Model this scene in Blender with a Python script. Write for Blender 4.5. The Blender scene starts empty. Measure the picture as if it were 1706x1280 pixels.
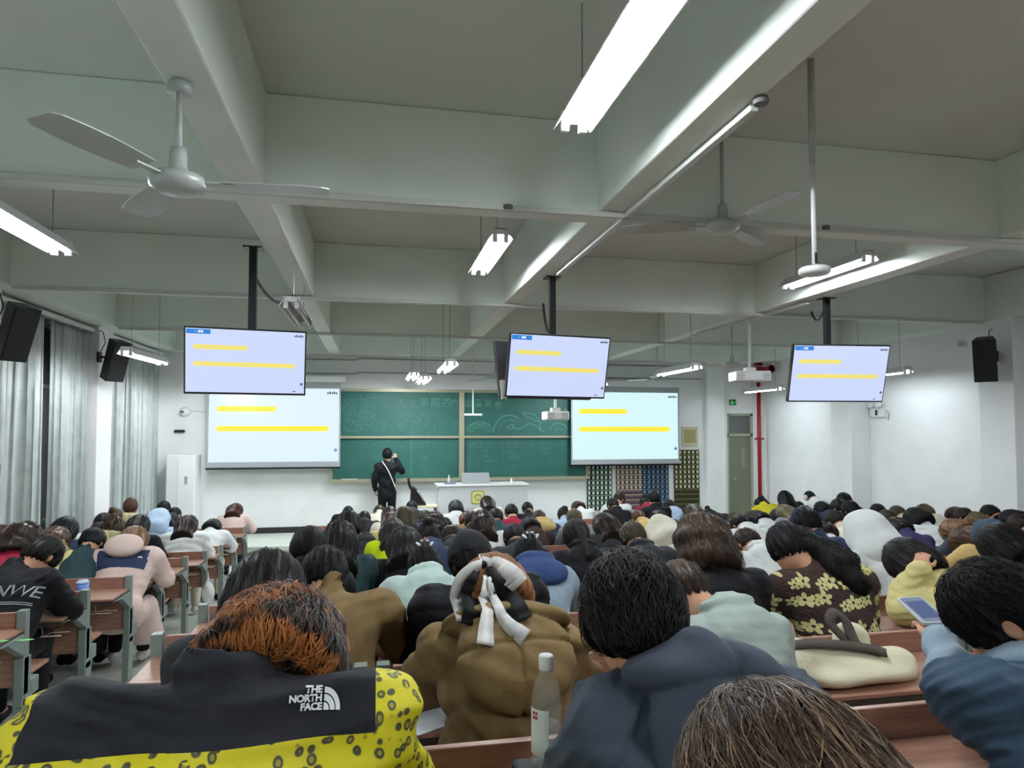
import bpy, math, random
import numpy as np
from mathutils import Vector, Matrix
from mathutils.bvhtree import BVHTree

S = bpy.context.scene
COL = S.collection
# ------------------------------------------------------------------ camera, world, exposure
F = 1130.0; PPY = 667.0; YAW = math.radians(11.4); PIT = math.atan(48 / 1130)
CZ = 2.18
cd = bpy.data.cameras.new('camera'); cam = bpy.data.objects.new('camera', cd); COL.objects.link(cam)
cam.location = (0, 0, CZ)
cam.rotation_euler = (math.pi / 2 + PIT, 0, -YAW)
cd.sensor_fit = 'HORIZONTAL'; cd.sensor_width = 36.0; cd.lens = F / 1706 * 36
cd.shift_y = (PPY - 640) / 1706
cd.clip_start = 0.05; cd.clip_end = 100
S.camera = cam
w = bpy.data.worlds.new('night'); S.world = w; w.use_nodes = True
w.node_tree.nodes['Background'].inputs[0].default_value = (0.004, 0.006, 0.012, 1)
w.node_tree.nodes['Background'].inputs[1].default_value = 1.0
S.view_settings.view_transform = 'Standard'
S.view_settings.look = 'None'
S.view_settings.gamma = 1.0
S.view_settings.use_curve_mapping = False
S.view_settings.exposure = 0.0
TUBE = 182.0         # emission of every fluorescent tube left at full strength
try:
    S.cycles.max_bounces = 10; S.cycles.diffuse_bounces = 6
except Exception: pass

# measuring helpers: where the photograph's ray meets a real plane of the room
_fw = np.array([math.sin(YAW) * math.cos(PIT), math.cos(YAW) * math.cos(PIT), math.sin(PIT)])
_rt = np.array([math.cos(YAW), -math.sin(YAW), 0.0]); _up = np.cross(_rt, _fw)
_O = np.array([0, 0, CZ])
def ray(x, y): return _fw + _rt * (x - 853) / F - _up * (y - PPY) / F
def atY(x, y, Y): r = ray(x, y); return _O + r * Y / r[1]
def atX(x, y, X): r = ray(x, y); return _O + r * X / r[0]
def atZ(x, y, Z): r = ray(x, y); return _O + r * (Z - CZ) / r[2]

# ------------------------------------------------------------------ materials
def lin(c):
    return tuple((v / 255 / 12.92) if v / 255 <= 0.04045 else ((v / 255 + 0.055) / 1.055) ** 2.4 for v in c)
_mats = {}
def mat(name, rgb, rough=0.6, metal=0.0, noise=0.0, nscale=8.0, bump=0.0, bscale=60.0, stretch=None, rgb2=None, spec=None, sheen=0.0, alpha=None, trans=0.0, ior=1.45):
    if name in _mats: return _mats[name]
    m = bpy.data.materials.new(name); m.use_nodes = True
    nt = m.node_tree; N = nt.nodes; L = nt.links
    b = N['Principled BSDF']; c = lin(rgb)
    b.inputs['Base Color'].default_value = (*c, 1)
    b.inputs['Roughness'].default_value = rough; b.inputs['Metallic'].default_value = metal
    b.inputs['IOR'].default_value = ior
    if spec is not None: b.inputs['Specular IOR Level'].default_value = spec
    if sheen: b.inputs['Sheen Weight'].default_value = sheen
    if trans: b.inputs['Transmission Weight'].default_value = trans
    tc = N.new('ShaderNodeTexCoord'); mp = N.new('ShaderNodeMapping'); L.new(tc.outputs['Object'], mp.inputs[0])
    if stretch: mp.inputs['Scale'].default_value = stretch
    if noise or rgb2:
        n = N.new('ShaderNodeTexNoise'); n.inputs['Scale'].default_value = nscale; n.inputs['Detail'].default_value = 5
        L.new(mp.outputs[0], n.inputs['Vector'])
        r = N.new('ShaderNodeValToRGB'); L.new(n.outputs['Fac'], r.inputs[0])
        r.color_ramp.elements[0].position = 0.32; r.color_ramp.elements[1].position = 0.68
        if rgb2: lo, hi = c, lin(rgb2)
        else: lo = tuple(v * (1 - noise) for v in c); hi = tuple(min(1, v * (1 + noise)) for v in c)
        r.color_ramp.elements[0].color = (*lo, 1); r.color_ramp.elements[1].color = (*hi, 1)
        L.new(r.outputs[0], b.inputs['Base Color'])
    if bump:
        n2 = N.new('ShaderNodeTexNoise'); n2.inputs['Scale'].default_value = bscale; n2.inputs['Detail'].default_value = 4
        L.new(mp.outputs[0], n2.inputs['Vector'])
        bp = N.new('ShaderNodeBump'); bp.inputs['Strength'].default_value = bump; bp.inputs['Distance'].default_value = 0.01
        L.new(n2.outputs['Fac'], bp.inputs['Height']); L.new(bp.outputs[0], b.inputs['Normal'])
    if alpha is not None: b.inputs['Alpha'].default_value = alpha
    _mats[name] = m
    return m
def emis(name, rgb, strength):
    if name in _mats: return _mats[name]
    m = bpy.data.materials.new(name); m.use_nodes = True
    b = m.node_tree.nodes['Principled BSDF']; c = lin(rgb)
    b.inputs['Base Color'].default_value = (0.02, 0.02, 0.02, 1)
    b.inputs['Emission Color'].default_value = (*c, 1); b.inputs['Emission Strength'].default_value = strength
    b.inputs['Roughness'].default_value = 0.3
    _mats[name] = m
    return m

M_wall = mat('white_plaster', (224, 226, 226), 0.75, noise=0.03, nscale=2.5, bump=0.06, bscale=90)
M_ceil = mat('ceiling_paint', (208, 221, 214), 0.9, rgb2=(206, 210, 206), nscale=0.8, bump=0.05, bscale=60)
M_beam = mat('beam_paint', (218, 227, 220), 0.8, noise=0.04, nscale=1.5, bump=0.05, bscale=80)
M_floor = mat('polished_concrete', (200, 206, 196), 0.35, noise=0.08, nscale=3.0)
M_wood = mat('reddish_laminate', (136, 98, 82), 0.36, rgb2=(162, 122, 104), nscale=5.0, stretch=(1.2, 14, 14))
M_steel = mat('grey_green_painted_steel', (128, 140, 136), 0.4, noise=0.04, nscale=8, metal=0.2)
M_wire = mat('wire_basket', (196, 184, 160), 0.35, metal=0.5)
M_black = mat('black_plastic', (20, 20, 23), 0.4)
M_blackm = mat('black_metal', (26, 26, 28), 0.35, metal=0.4)
M_white = mat('white_enamel', (214, 216, 216), 0.35)
M_pipe = mat('white_conduit', (196, 200, 196), 0.5)
M_rod = mat('grey_rod', (150, 154, 152), 0.4, metal=0.3)
M_alu = mat('aluminium', (178, 180, 168), 0.35, metal=0.6)
M_red = mat('red_pipe_paint', (150, 24, 34), 0.4, noise=0.06)
M_glass = mat('dark_window_glass', (8, 10, 14), 0.05)
M_curtain = mat('silver_grey_curtain', (158, 166, 164), 0.42, noise=0.12, nscale=6, sheen=0.3, bump=0.1, bscale=120)
M_door = mat('olive_door_paint', (118, 122, 104), 0.45, noise=0.03)
M_tube = emis('lit_fluorescent_tube', (243, 249, 253), TUBE)
M_board = mat('green_chalkboard', (28, 84, 76), 0.55, rgb2=(40, 92, 84), nscale=3.5)
M_chalk = mat('chalk', (170, 196, 186), 0.9)
M_chalk2 = mat('faint_chalk', (76, 124, 114), 0.9)
M_frame = mat('champagne_aluminium_frame', (164, 160, 136), 0.4, metal=0.4)

# ------------------------------------------------------------------ mesh builder
class MB:
    def __init__(s): s.v = []; s.f = []; s.mi = []
    def add(s, vs, fs, mi=0):
        o = len(s.v); s.v += [tuple(map(float, p)) for p in vs]; s.f += [tuple(i + o for i in f) for f in fs]; s.mi += [mi] * len(fs)
        return s
    def box(s, x0, x1, y0, y1, z0, z1, mi=0):
        vs = [(x, y, z) for z in (z0, z1) for y in (y0, y1) for x in (x0, x1)]
        return s.add(vs, [(0, 2, 3, 1), (4, 5, 7, 6), (0, 1, 5, 4), (2, 6, 7, 3), (0, 4, 6, 2), (1, 3, 7, 5)], mi)
    def hexa(s, vs, mi=0):   # 8 points ordered like box
        return s.add(vs, [(0, 2, 3, 1), (4, 5, 7, 6), (0, 1, 5, 4), (2, 6, 7, 3), (0, 4, 6, 2), (1, 3, 7, 5)], mi)
    def tube(s, pts, r, n=8, mi=0, caps=True):
        pts = [Vector(p) for p in pts]; rings = []
        rr = r if isinstance(r, (list, tuple)) else [r] * len(pts)
        a = None
        for i, p in enumerate(pts):
            t = (pts[min(i + 1, len(pts) - 1)] - pts[max(i - 1, 0)]).normalized()
            if a is None: a = t.orthogonal().normalized()
            else:
                a = (a - t * a.dot(t))
                a = a.normalized() if a.length > 1e-5 else t.orthogonal().normalized()
            b = t.cross(a)
            rings.append([p + (a * math.cos(2 * math.pi * k / n) + b * math.sin(2 * math.pi * k / n)) * rr[i] for k in range(n)])
        vs = [q for R in rings for q in R]; fs = []
        for i in range(len(pts) - 1):
            for k in range(n):
                fs.append((i * n + k, i * n + (k + 1) % n, (i + 1) * n + (k + 1) % n, (i + 1) * n + k))
        if caps: fs += [tuple(range(n))[::-1], tuple(range((len(pts) - 1) * n, len(pts) * n))]
        return s.add(vs, fs, mi)
    def lathe(s, prof, c=(0, 0, 0), n=24, mi=0):   # prof (r,z)
        vs = []; fs = []
        for r, z in prof:
            for k in range(n): vs.append((c[0] + r * math.cos(2 * math.pi * k / n), c[1] + r * math.sin(2 * math.pi * k / n), c[2] + z))
        for i in range(len(prof) - 1):
            for k in range(n): fs.append((i * n + k, i * n + (k + 1) % n, (i + 1) * n + (k + 1) % n, (i + 1) * n + k))
        fs += [tuple(range(n))[::-1], tuple(range((len(prof) - 1) * n, len(prof) * n))]
        return s.add(vs, fs, mi)
    def prism(s, poly, axis, a, b, mi=0):  # poly of 2D points extruded along axis
        n = len(poly)
        def P(u, v, t): return {'x': (t, u, v), 'y': (u, t, v), 'z': (u, v, t)}[axis]
        vs = [P(u, v, a) for u, v in poly] + [P(u, v, b) for u, v in poly]
        fs = [tuple(range(n)), tuple(range(n, 2 * n))[::-1]] + [(i, i + n, (i + 1) % n + n, (i + 1) % n) for i in range(n)]
        return s.add(vs, fs, mi)
    def build(s, name, mats, parent=None, loc=None, rot=None, smooth=False, bevel=0.0):
        me = bpy.data.meshes.new(name); me.from_pydata(s.v, [], s.f)
        if not isinstance(mats, (list, tuple)): mats = [mats]
        for m in mats: me.materials.append(m)
        if len(mats) > 1: me.polygons.foreach_set('material_index', s.mi)
        if smooth: me.polygons.foreach_set('use_smooth', [True] * len(me.polygons))
        me.update()
        import bmesh
        bm = bmesh.new(); bm.from_mesh(me); bmesh.ops.recalc_face_normals(bm, faces=bm.faces); bm.to_mesh(me); bm.free()
        o = bpy.data.objects.new(name, me); COL.objects.link(o)
        if parent: o.parent = parent
        if loc is not None: o.location = loc
        if rot is not None: o.rotation_euler = rot
        if bevel:
            md = o.modifiers.new('bevel', 'BEVEL'); md.width = bevel; md.segments = 2; md.limit_method = 'ANGLE'
        return o
def tag(o, label, cat, group=None, kind=None):
    if label: o['label'] = label
    if cat: o['category'] = cat
    if group: o['group'] = group
    if kind: o['kind'] = kind
    return o
def thing(name, label, cat, loc=(0, 0, 0), rz=0.0, group=None):
    o = bpy.data.objects.new(name, None); COL.objects.link(o); o.location = loc; o.rotation_euler = (0, 0, rz)
    o.empty_display_size = 0.05
    return tag(o, label, cat, group)
def struct(o, label=None):
    o['kind'] = 'structure'
    if label: o['label'] = label
    return o
def copy_tree(o, parent=None):
    c = o.copy(); COL.objects.link(c)
    if parent: c.parent = parent
    for ch in list(o.children): copy_tree(ch, c)
    return c
def text_mesh(body, size, name='text', italic=0.0, bold=0.0, align='CENTER', spacing=1.0):
    cu = bpy.data.curves.new(name, 'FONT'); cu.body = body; cu.size = size; cu.align_x = align; cu.align_y = 'CENTER'
    cu.shear = italic; cu.offset = bold; cu.space_character = spacing; cu.resolution_u = 4
    o = bpy.data.objects.new(name, cu); COL.objects.link(o)
    dg = bpy.context.evaluated_depsgraph_get(); me = bpy.data.meshes.new_from_object(o.evaluated_get(dg))
    bpy.data.objects.remove(o); bpy.data.curves.remove(cu)
    return me
# ------------------------------------------------------------------ the room
YB, YF = -3.2, 13.5          # back and front wall
XL, XR = -4.05, 8.35
ZCEIL = CZ + 2.03; ZB = CZ + 1.43; ZST = 0.22
def zf(Y): return max(-0.07, 0.78 - 0.094 * Y)
m = MB()
ys = [YB, .85 / .094, YF + .3]; zs = [zf(YB), -0.07, -0.07]
vs = []
for y, z in zip(ys, zs): vs += [(XL - .3, y, z), (XR + .3, y, z), (XL - .3, y, z - .2), (XR + .3, y, z - .2)]
m.add(vs, [(0, 1, 5, 4), (4, 5, 9, 8), (2, 6, 7, 3), (6, 10, 11, 7), (0, 4, 6, 2), (4, 8, 10, 6), (1, 3, 7, 5), (5, 7, 11, 9), (0, 2, 3, 1), (8, 9, 11, 10)])
struct(m.build('floor', M_floor))
struct(MB().box(XL, XR, 12.0, YF, -0.07, ZST).build('trim_1', M_floor, bevel=.01), 'low teaching stage along the front wall')
struct(MB().box(XL - .3, XR + .3, YB - .2, YF + .3, ZCEIL, ZCEIL + .2).build('ceiling', M_ceil))
# transverse beams and longitudinal beams, cast with the ceiling
bn = 2
for y0 in (0.75, 4.22, 7.56, 10.4):
    struct(MB().box(XL, XR, y0, y0 + .25, ZB, ZCEIL).build('trim_%d' % bn, M_beam, bevel=.012), 'white ceiling beam across the room'); bn += 1
struct(MB().box(XL, XR, YF - .22, YF, ZB, ZCEIL).build('trim_%d' % bn, M_beam, bevel=.012), 'white ceiling beam over the front wall'); bn += 1
for x0, x1 in ((-.87, -.66), (1.43, 1.63), (4.58, 4.80)):
    struct(MB().box(x0, x1, YB, YF - .2, ZB + .004, ZCEIL).build('trim_%d' % bn, M_beam, bevel=.012), 'white ceiling beam running to the front'); bn += 1
struct(MB().box(XL, -3.58, YB, YF - .2, ZB + .002, ZCEIL).build('trim_%d' % bn, M_beam, bevel=.012), 'edge beam above the windows'); bn += 1
struct(MB().box(7.95, XR, YB, YF - .2, ZB + .002, ZCEIL).build('trim_%d' % bn, M_beam, bevel=.012), 'edge beam along the right wall'); bn += 1
# front wall, with the door opening
DX0, DX1, DZ = 7.48, 8.10, 2.52
m = MB()
m.box(XL, DX0, YF, YF + .24, -.15, ZCEIL); m.box(DX1, XR, YF, YF + .24, -.15, ZCEIL); m.box(DX0, DX1, YF, YF + .24, DZ, ZCEIL)
m.box(DX0, DX1, YF, YF + .24, -.15, ZST)
struct(m.build('wall_front', M_wall))
struct(MB().box(XL - .2, XR + .2, YB - .2, YB, zf(YB) - .1, ZCEIL).build('wall_back', M_wall))
struct(MB().box(XR, XR + .2, YB, YF + .24, -.25, ZCEIL).build('wall_right', M_wall))
# left wall with two window openings
W1 = (7.95, 10.15); W2 = (10.95, 13.1); WZ0, WZ1 = 1.0, 3.52
W0 = (4.6, 7.2)
m = MB(); yprev = YB
for a, b in (W0, W1, W2):
    m.box(XL - .2, XL, yprev, a, -.25, ZCEIL); m.box(XL - .2, XL, a, b, -.25, WZ0); m.box(XL - .2, XL, a, b, WZ1, ZCEIL); yprev = b
m.box(XL - .2, XL, yprev, YF + .24, -.25, ZCEIL)
struct(m.build('wall_left', M_wall))
# pillars
for i, (x0, x1, y0, y1) in enumerate([(XL, -3.75, 10.28, 10.8), (XL, -3.75, 7.3, 7.78), (7.98, XR, 10.24, 10.78), (7.98, XR, 7.2, 7.72), (XL, -3.9, 13.05, 13.5)]):
    struct(MB().box(x0, x1, y0, y1, -.2, ZB + .02).build('trim_%d' % bn, M_wall, bevel=.01), 'white wall pillar'); bn += 1
struct(MB().box(6.95, 7.36, YF - .14, YF, ZST, ZB + .02).build('trim_%d' % bn, M_wall, bevel=.01), 'shallow white pillar left of the door'); bn += 1
# windows: frames and night-dark glass
for i, (a, b) in enumerate((W0, W1, W2)):
    fr = MB(); x0, x1 = XL - .14, XL - .08; t = .05
    fr.box(x0, x1, a, b, WZ0, WZ0 + t); fr.box(x0, x1, a, b, WZ1 - t, WZ1); fr.box(x0, x1, a, b, 2.7, 2.7 + t)
    for k in range(4):
        yy = a + (b - a - t) * k / 3; fr.box(x0, x1, yy, yy + t, WZ0, WZ1)
    wo = struct(fr.build('window_%d' % (i + 1), M_alu))
    MB().box(XL - .115, XL - .105, a, b, WZ0, WZ1).build('glass', M_glass, wo)
# door
dr = struct(MB().box(DX0, DX0 + .05, YF + .02, YF + .14, ZST, DZ).box(DX1 - .05, DX1, YF + .02, YF + .14, ZST, DZ).box(DX0, DX1, YF + .02, YF + .14, DZ - .05, DZ).box(DX0, DX1, YF + .02, YF + .14, 2.02, 2.08).build('door_1', mat('door_frame_paint', (160, 166, 146), .5)))
MB().box(DX0 + .05, DX1 - .05, YF + .05, YF + .09, ZST, 2.02).build('door_leaf', M_door, dr)
MB().box(DX0 + .05, DX1 - .05, YF + .06, YF + .08, 2.08, DZ - .05).build('transom_glass', mat('grey_transom', (98, 104, 100), .2), dr)
MB().box(DX0 + .36, DX0 + .44, YF + .042, YF + .05, 1.35, 1.75).build('glass_slot', mat('door_slot', (140, 146, 132), .2), dr)
MB().tube([(DX0 + .12, YF + .05, 1.1), (DX0 + .12, YF - .01, 1.1), (DX0 + .2, YF - .01, 1.1)], .011).build('door_handle', M_alu, dr)
# dark skirting on front wall (stone strip)
M_skirt = mat('dark_stone_skirting', (38, 40, 42), .35)
struct(MB().box(XL, 4.0, YF - .02, YF, ZST, ZST + .11).box(4.0, DX0, YF - .02, YF, ZST, ZST + .11).build('baseboard_front', M_skirt))
struct(MB().box(XR - .02, XR, 7.75, YF, zf(7.75) - .06, zf(7.75) + .1).build('baseboard_right', M_skirt))

# ------------------------------------------------------------------ conduits, pipes
def conduit(y0, y1, x0, x1, lab, z=ZB):
    o = MB().box(x0, x1, y0, y1, z - .035, z).build('cable_conduit', M_pipe, bevel=.004); return tag(o, lab, 'conduit')
conduit(4.19, 4.225, XL + .5, 7.9, 'white cable conduit under the nearest cross beam')
conduit(7.53, 7.565, XL + .5, 7.9, 'white cable conduit under the middle cross beam')
conduit(10.37, 10.405, XL + .5, 7.9, 'white cable conduit under the cross beam closest to the blackboard')
conduit(2.65, 5.9, 1.60, 1.64, 'white cable conduit along the beam to the centre television')
conduit(6.7, 9.5, 4.70, 4.74, 'white cable conduit along the beam right of the right-hand television')
for z, lab in ((3.52, 'upper thin conduit line on the front wall'), (3.25, 'lower thin conduit line on the front wall')):
    pts = [(-3.4, YF - .03, z), (-.4, YF - .03, z), (-.3, YF - .03, z + .03), (2.2, YF - .03, z + .02), (4.0, YF - .03, z), (6.9, YF - .03, z)]
    tag(MB().tube(pts, .012, 6).build('cable_conduit', mat('dull_conduit', (140, 144, 138), .6), smooth=True), lab, 'conduit')
o = MB()
px = 8.12; py = 13.3
o.tube([(px, py, ZST), (px, py, 3.1)], .05, 12); o.tube([(px, py, 3.3), (px, py, ZB + .3)], .085, 14)
rp = thing('fire_pipe', 'red vertical fire pipe standing in the front right corner by the door', 'pipe', (px, py, ZST))
MB().tube([(0, 0, .58 - ZST), (0, 0, 3.2 - ZST)], .042, 12).build('lower_pipe', M_red, rp, smooth=True)
MB().tube([(0, 0, 3.2 - ZST), (0, 0, ZB + .02 - ZST)], .085, 14).build('upper_pipe', M_red, rp, smooth=True)
MB().lathe([(.06, -.14), (.11, -.1), (.12, 0), (.11, .1), (.06, .14)], (0, 0, 3.42 - ZST), 14).tube([(0, 0, 3.44 - ZST), (.0, -.5, 3.44 - ZST)], .06, 12).build('tee_joint', M_red, rp, smooth=True)
MB().tube([(0, -.45, 3.44 - ZST), (0, -.5, 3.44 - ZST)], .085, 14).build('flange', M_red, rp, smooth=True)
MB().tube([(0, -.07, .58 - ZST), (0, 0, .58 - ZST)], .05, 12).tube([(0, 0, .58 - ZST), (.10, -1.2, .58 - ZST)], .042, 12).build('floor_branch', M_red, rp, smooth=True)
MB().box(-.07, .07, -.07, .07, 1.95 - ZST, 1.99 - ZST).build('clamp', M_red, rp)

# ------------------------------------------------------------------ curtains
def curtain(y0, y1, z0, z1, lab, seed, x=-3.86, folds=None, gather=1.0, flare=0.0):
    rnd = random.Random(seed); L = y1 - y0; n = max(24, int(L * 60)); nz = 24
    folds = folds or L * 5.0
    vs = []; fs = []
    ph = [rnd.uniform(0, 6.28) for _ in range(4)]
    for j in range(nz + 1):
        t = j / nz; z = z1 + (z0 - z1) * t
        for i in range(n + 1):
            s = i / n; a = 2 * math.pi * folds * s + ph[0] + .6 * math.sin(3 * s * 6.28 / 2 + ph[1]) + .25 * math.sin(t * 3 + ph[2])
            amp = .045 * (0.55 + .45 * t) * (1 + .35 * math.sin(s * 9 + ph[3]))
            yy = y0 + L * s + .02 * math.sin(2 * a + t * 2) + flare * t * (s - .5)
            vs.append((x + amp * math.sin(a) + .012 * math.sin(2.3 * a + ph[2] + 2 * t), yy, z))
    for j in range(nz):
        for i in range(n): fs.append((j * (n + 1) + i, j * (n + 1) + i + 1, (j + 1) * (n + 1) + i + 1, (j + 1) * (n + 1) + i))
    o = MB().add(vs, fs).build('curtain', M_curtain, smooth=True)
    md = o.modifiers.new('th', 'SOLIDIFY'); md.thickness = .004
    return tag(o, lab, 'curtain')
curtain(7.86, 8.95, .15, 3.50, 'silver-grey curtain behind the nearest wall speaker, left of the dark window gap', 1, flare=.10)
curtain(9.12, 10.18, .10, 3.50, 'silver-grey curtain between the dark window gap and the white pillar', 2, flare=-.06)
curtain(11.0, 13.25, -.02, 3.46, 'wide pleated grey curtain over the window nearest the front wall', 3)
curtain(4.7, 7.1, .45, 3.50, 'grey curtain at the window beside the back rows', 4)
for a, b, lab in ((4.5, 7.25, 'at the back window'), (7.8, 10.25, 'above the two parted curtains'), (10.85, 13.4, 'above the front pleated curtain')):
    tag(MB().box(-3.93, -3.80, a, b, 3.515, 3.57).build('curtain_rail', M_white, bevel=.006), 'white curtain rail ' + lab, 'curtain rail')

# ------------------------------------------------------------------ fluorescent lamps
M_lampbody = mat('lamp_reflector', (206, 210, 212), .3)
M_lampdull = mat('unlit_tube', (206, 210, 210), .3)
M_tubew = emis('dimmed_fluorescent_tube', (238, 248, 255), TUBE * .28)  # emission turned down only to keep the right wall from glaring
def lamp(x, y0, y1, z, lab, lit=True, rot=0.0, dimmed=False):
    L = y1 - y0; yc = (y0 + y1) / 2
    t = thing('fluorescent_lamp', lab, 'ceiling light', (x, yc, z), rot)
    h = L / 2
    # inverted trough reflector (open below)
    m = MB(); prof = [(-.10, -.036), (-.04, .05), (.04, .05), (.10, -.036), (.094, -.036), (.037, .043), (-.037, .043), (-.094, -.036)]
    m.prism(prof, 'y', -h, h)
    m.build('reflector', M_lampbody, t)
    for e in (-1, 1):
        m = MB().box(-.05, .05, min(e * h, e * (h - .05)), max(e * h, e * (h - .05)), .0, .05)
        for s in (-1, 1): m.box(s * .045 - .018, s * .045 + .018, e * (h - .03) - .015, e * (h - .03) + .015, -.055, .045)
        m.build('lamp_holder', M_white, t)
    for s in (-1, 1): MB().tube([(s * .045, -h + .035, -.030), (s * .045, h - .035, -.030)], .015, 10).build('tube', (M_tubew if dimmed else M_tube) if lit else M_lampdull, t, smooth=True)
    for s in (-1, 1): MB().tube([(0, s * h * .72, .05), (0, s * h * .72, ZCEIL - z)], .004, 6).build('hanging_rod', M_rod, t)
    return t
lamp(.95, 1.95, 3.2, 3.70, 'lit twin tube lamp closest to the camera, cut by the top edge')
lamp(.97, 5.25, 6.5, 3.73, 'lit twin tube lamp hanging before the middle cross beam, above the centre television')
lamp(4.32, 5.25, 6.5, 3.73, 'lit twin tube lamp above the right-hand television, behind the white disc')
lamp(-2.2, 4.1, 5.35, 3.47, 'lit twin tube lamp at the left edge of the photo')
lamp(-2.76, 8.4, 9.6, 3.07, 'lit twin tube lamp hanging in front of the small wall speaker by the curtain', rot=-.05)
lamp(4.22, 8.4, 9.6, 3.03, 'lit twin tube lamp hanging between the centre television and the red pipe')
lamp(8.06 - .55, 8.4, 9.6, 3.03, 'lit twin tube lamp sticking out right of the right-hand television', dimmed=True)
lamp(7.42, 11.4, 12.6, 2.96, 'lit twin tube lamp just in front of the red pipe', dimmed=True)
lamp(.92, 8.4, 9.6, 3.02, 'lit twin tube lamp above the blackboard, largest of the three there')
lamp(.63, 11.4, 12.6, 3.12, 'small lit lamp above the blackboard, the upper left one of the pair')
lamp(.80, 11.0, 12.2, 3.03, 'small lit lamp above the blackboard, the lower right one of the pair')
lamp(-.70, 5.9, 7.1, 3.25, 'unlit twin tube lamp under the beam right of the left-hand television', lit=False)
lamp(-2.7, 11.4, 12.6, 3.0, 'added lit twin tube lamp, unseen behind the left-hand television')  # unseen lamp continuing the lamp grid, added to brighten the front wall
lamp(3.98, 11.5, 12.7, 3.0, 'added lit twin tube lamp, unseen behind the centre television')  # also added out of sight on the grid, lifts the front wall
# lamps over the back rows, behind the camera
lamp(-2.2, -1.2, 0.05, 3.70, 'lit twin tube lamp over the back rows, left')
lamp(2.2, -1.2, 0.05, 3.70, 'lit twin tube lamp over the back rows, middle')
lamp(5.4, 1.3, 2.55, 3.70, 'lit twin tube lamp over the back rows, right')
# blackboard lamp arm: white T-shaped bar
p = atY(788, 691, 12.7)
t = thing('board_lamp', 'white T-shaped hanging bar in front of the blackboard divider', 'board lamp', (p[0], 12.7, p[2]))
MB().box(-.17, .17, -.05, .05, -.02, .02).build('lamp_bar', M_white, t, bevel=.005)
MB().box(-.012, .012, -.012, .012, .02, ZCEIL - p[2]).build('pole', M_white, t)

# ------------------------------------------------------------------ ceiling fans
M_fan = mat('fan_enamel', (172, 178, 176), .35, metal=.1)
def fan(x, y, z, ztop, angs, lab, r=.68, tilt=0.0):
    t = thing('ceiling_fan', lab, 'ceiling fan', (x, y, z))
    MB().tube([(0, 0, .06), (0, 0, ztop - z)], .013, 10).lathe([(.05, 0), (.045, .04), (.014, .06)], (0, 0, ztop - z - .06), 14).build('down_rod', M_fan, t, smooth=True)
    MB().lathe([(.03, .13), (.034, .10), (.034, .05), (.05, .03), (.1, .012), (.11, -.01), (.105, -.035), (.07, -.055), (.02, -.062)][::-1], n=24).build('motor_housing', M_fan, t, smooth=True)
    for a in angs:
        c, s_ = math.cos(a), math.sin(a); vs = []; fs = []
        n = 14
        for i in range(n + 1):
            u = .17 + (r - .17) * i / n
            wd = .052 + .022 * math.sin(i / n * math.pi * .8)
            if i == n: wd *= .75
            tw = .20 - .12 * i / n
            for k, (dv, dz) in enumerate(((-1, 0), (-1, .004), (1, .004), (1, 0))):
                v = dv * wd; zz = -.005 + dz + dv * wd * tw
                vs.append((u * c - v * s_, u * s_ + v * c, zz))
        for i in range(n):
            for k in range(4): fs.append((i * 4 + k, i * 4 + (k + 1) % 4, (i + 1) * 4 + (k + 1) % 4, (i + 1) * 4 + k))
        fs += [(0, 1, 2, 3), (n * 4 + 3, n * 4 + 2, n * 4 + 1, n * 4)]
        b = MB().add(vs, fs).build('blade', M_fan, t, smooth=False)
        MB().box(.08, .22, -.018, .018, -.012, -.004).build('blade_bracket', M_fan, b, rot=(0, 0, a))
    return t
R = math.radians
fan(-.80, 2.95, 3.20, ZB + .01, (R(2), R(122), R(242)), 'white three-blade ceiling fan on the left, hung from the beam', r=.60)
fan(2.27, 4.12, 3.55, ZCEIL, (R(158), R(278), R(38)), 'white three-blade ceiling fan beside the white disc pole')
fan(5.05, 11.6, 3.10, ZCEIL, (R(0), R(120), R(240)), 'distant ceiling fan above the right projection screen')
fan(5.08, 9.0, 3.12, ZCEIL, (R(15), R(135), R(255)), 'distant ceiling fan left of the right-hand projector')
fan(2.11, 12.0, 3.08, ZCEIL, (R(10), R(130), R(250)), 'distant ceiling fan half hidden by the centre television')
# wireless access disc on a pole
t = thing('ceiling_microphone', 'white disc on a long telescopic ceiling pole', 'ceiling device', (2.33, 3.25, 3.035))
MB().lathe([(.02, -.022), (.07, -.02), (.083, -.008), (.083, .012), (.07, .022), (.02, .026)], n=32).build('disc', M_white, t, smooth=True)
MB().tube([(0, 0, .025), (0, 0, .62)], .013, 12).build('lower_pole', M_white, t, smooth=True)
MB().tube([(0, 0, .6), (0, 0, ZCEIL - 3.035)], .019, 12).build('upper_pole', M_fan, t, smooth=True)
MB().box(-.006, .006, -.016, -.010, .04, .10).build('cable_slot', M_black, t)
# detectors on the beams
for (x, y, z, lab) in ((1.62, 2.6, ZB - .03, 'small round detector under the beam right of the nearest lamp'), (.82, 4.2, ZB - .03, 'small socket box under the nearest cross beam'), (3.1, 4.2, ZB - .03, 'small socket box under the nearest cross beam, right of the second fan')):
    tag(MB().lathe([(.03, 0), (.035, .015), (.03, .03)], n=16).build('detector', mat('dark_grey_plastic', (92, 92, 90), .5), loc=(x, y, z)), lab, 'detector')

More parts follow.
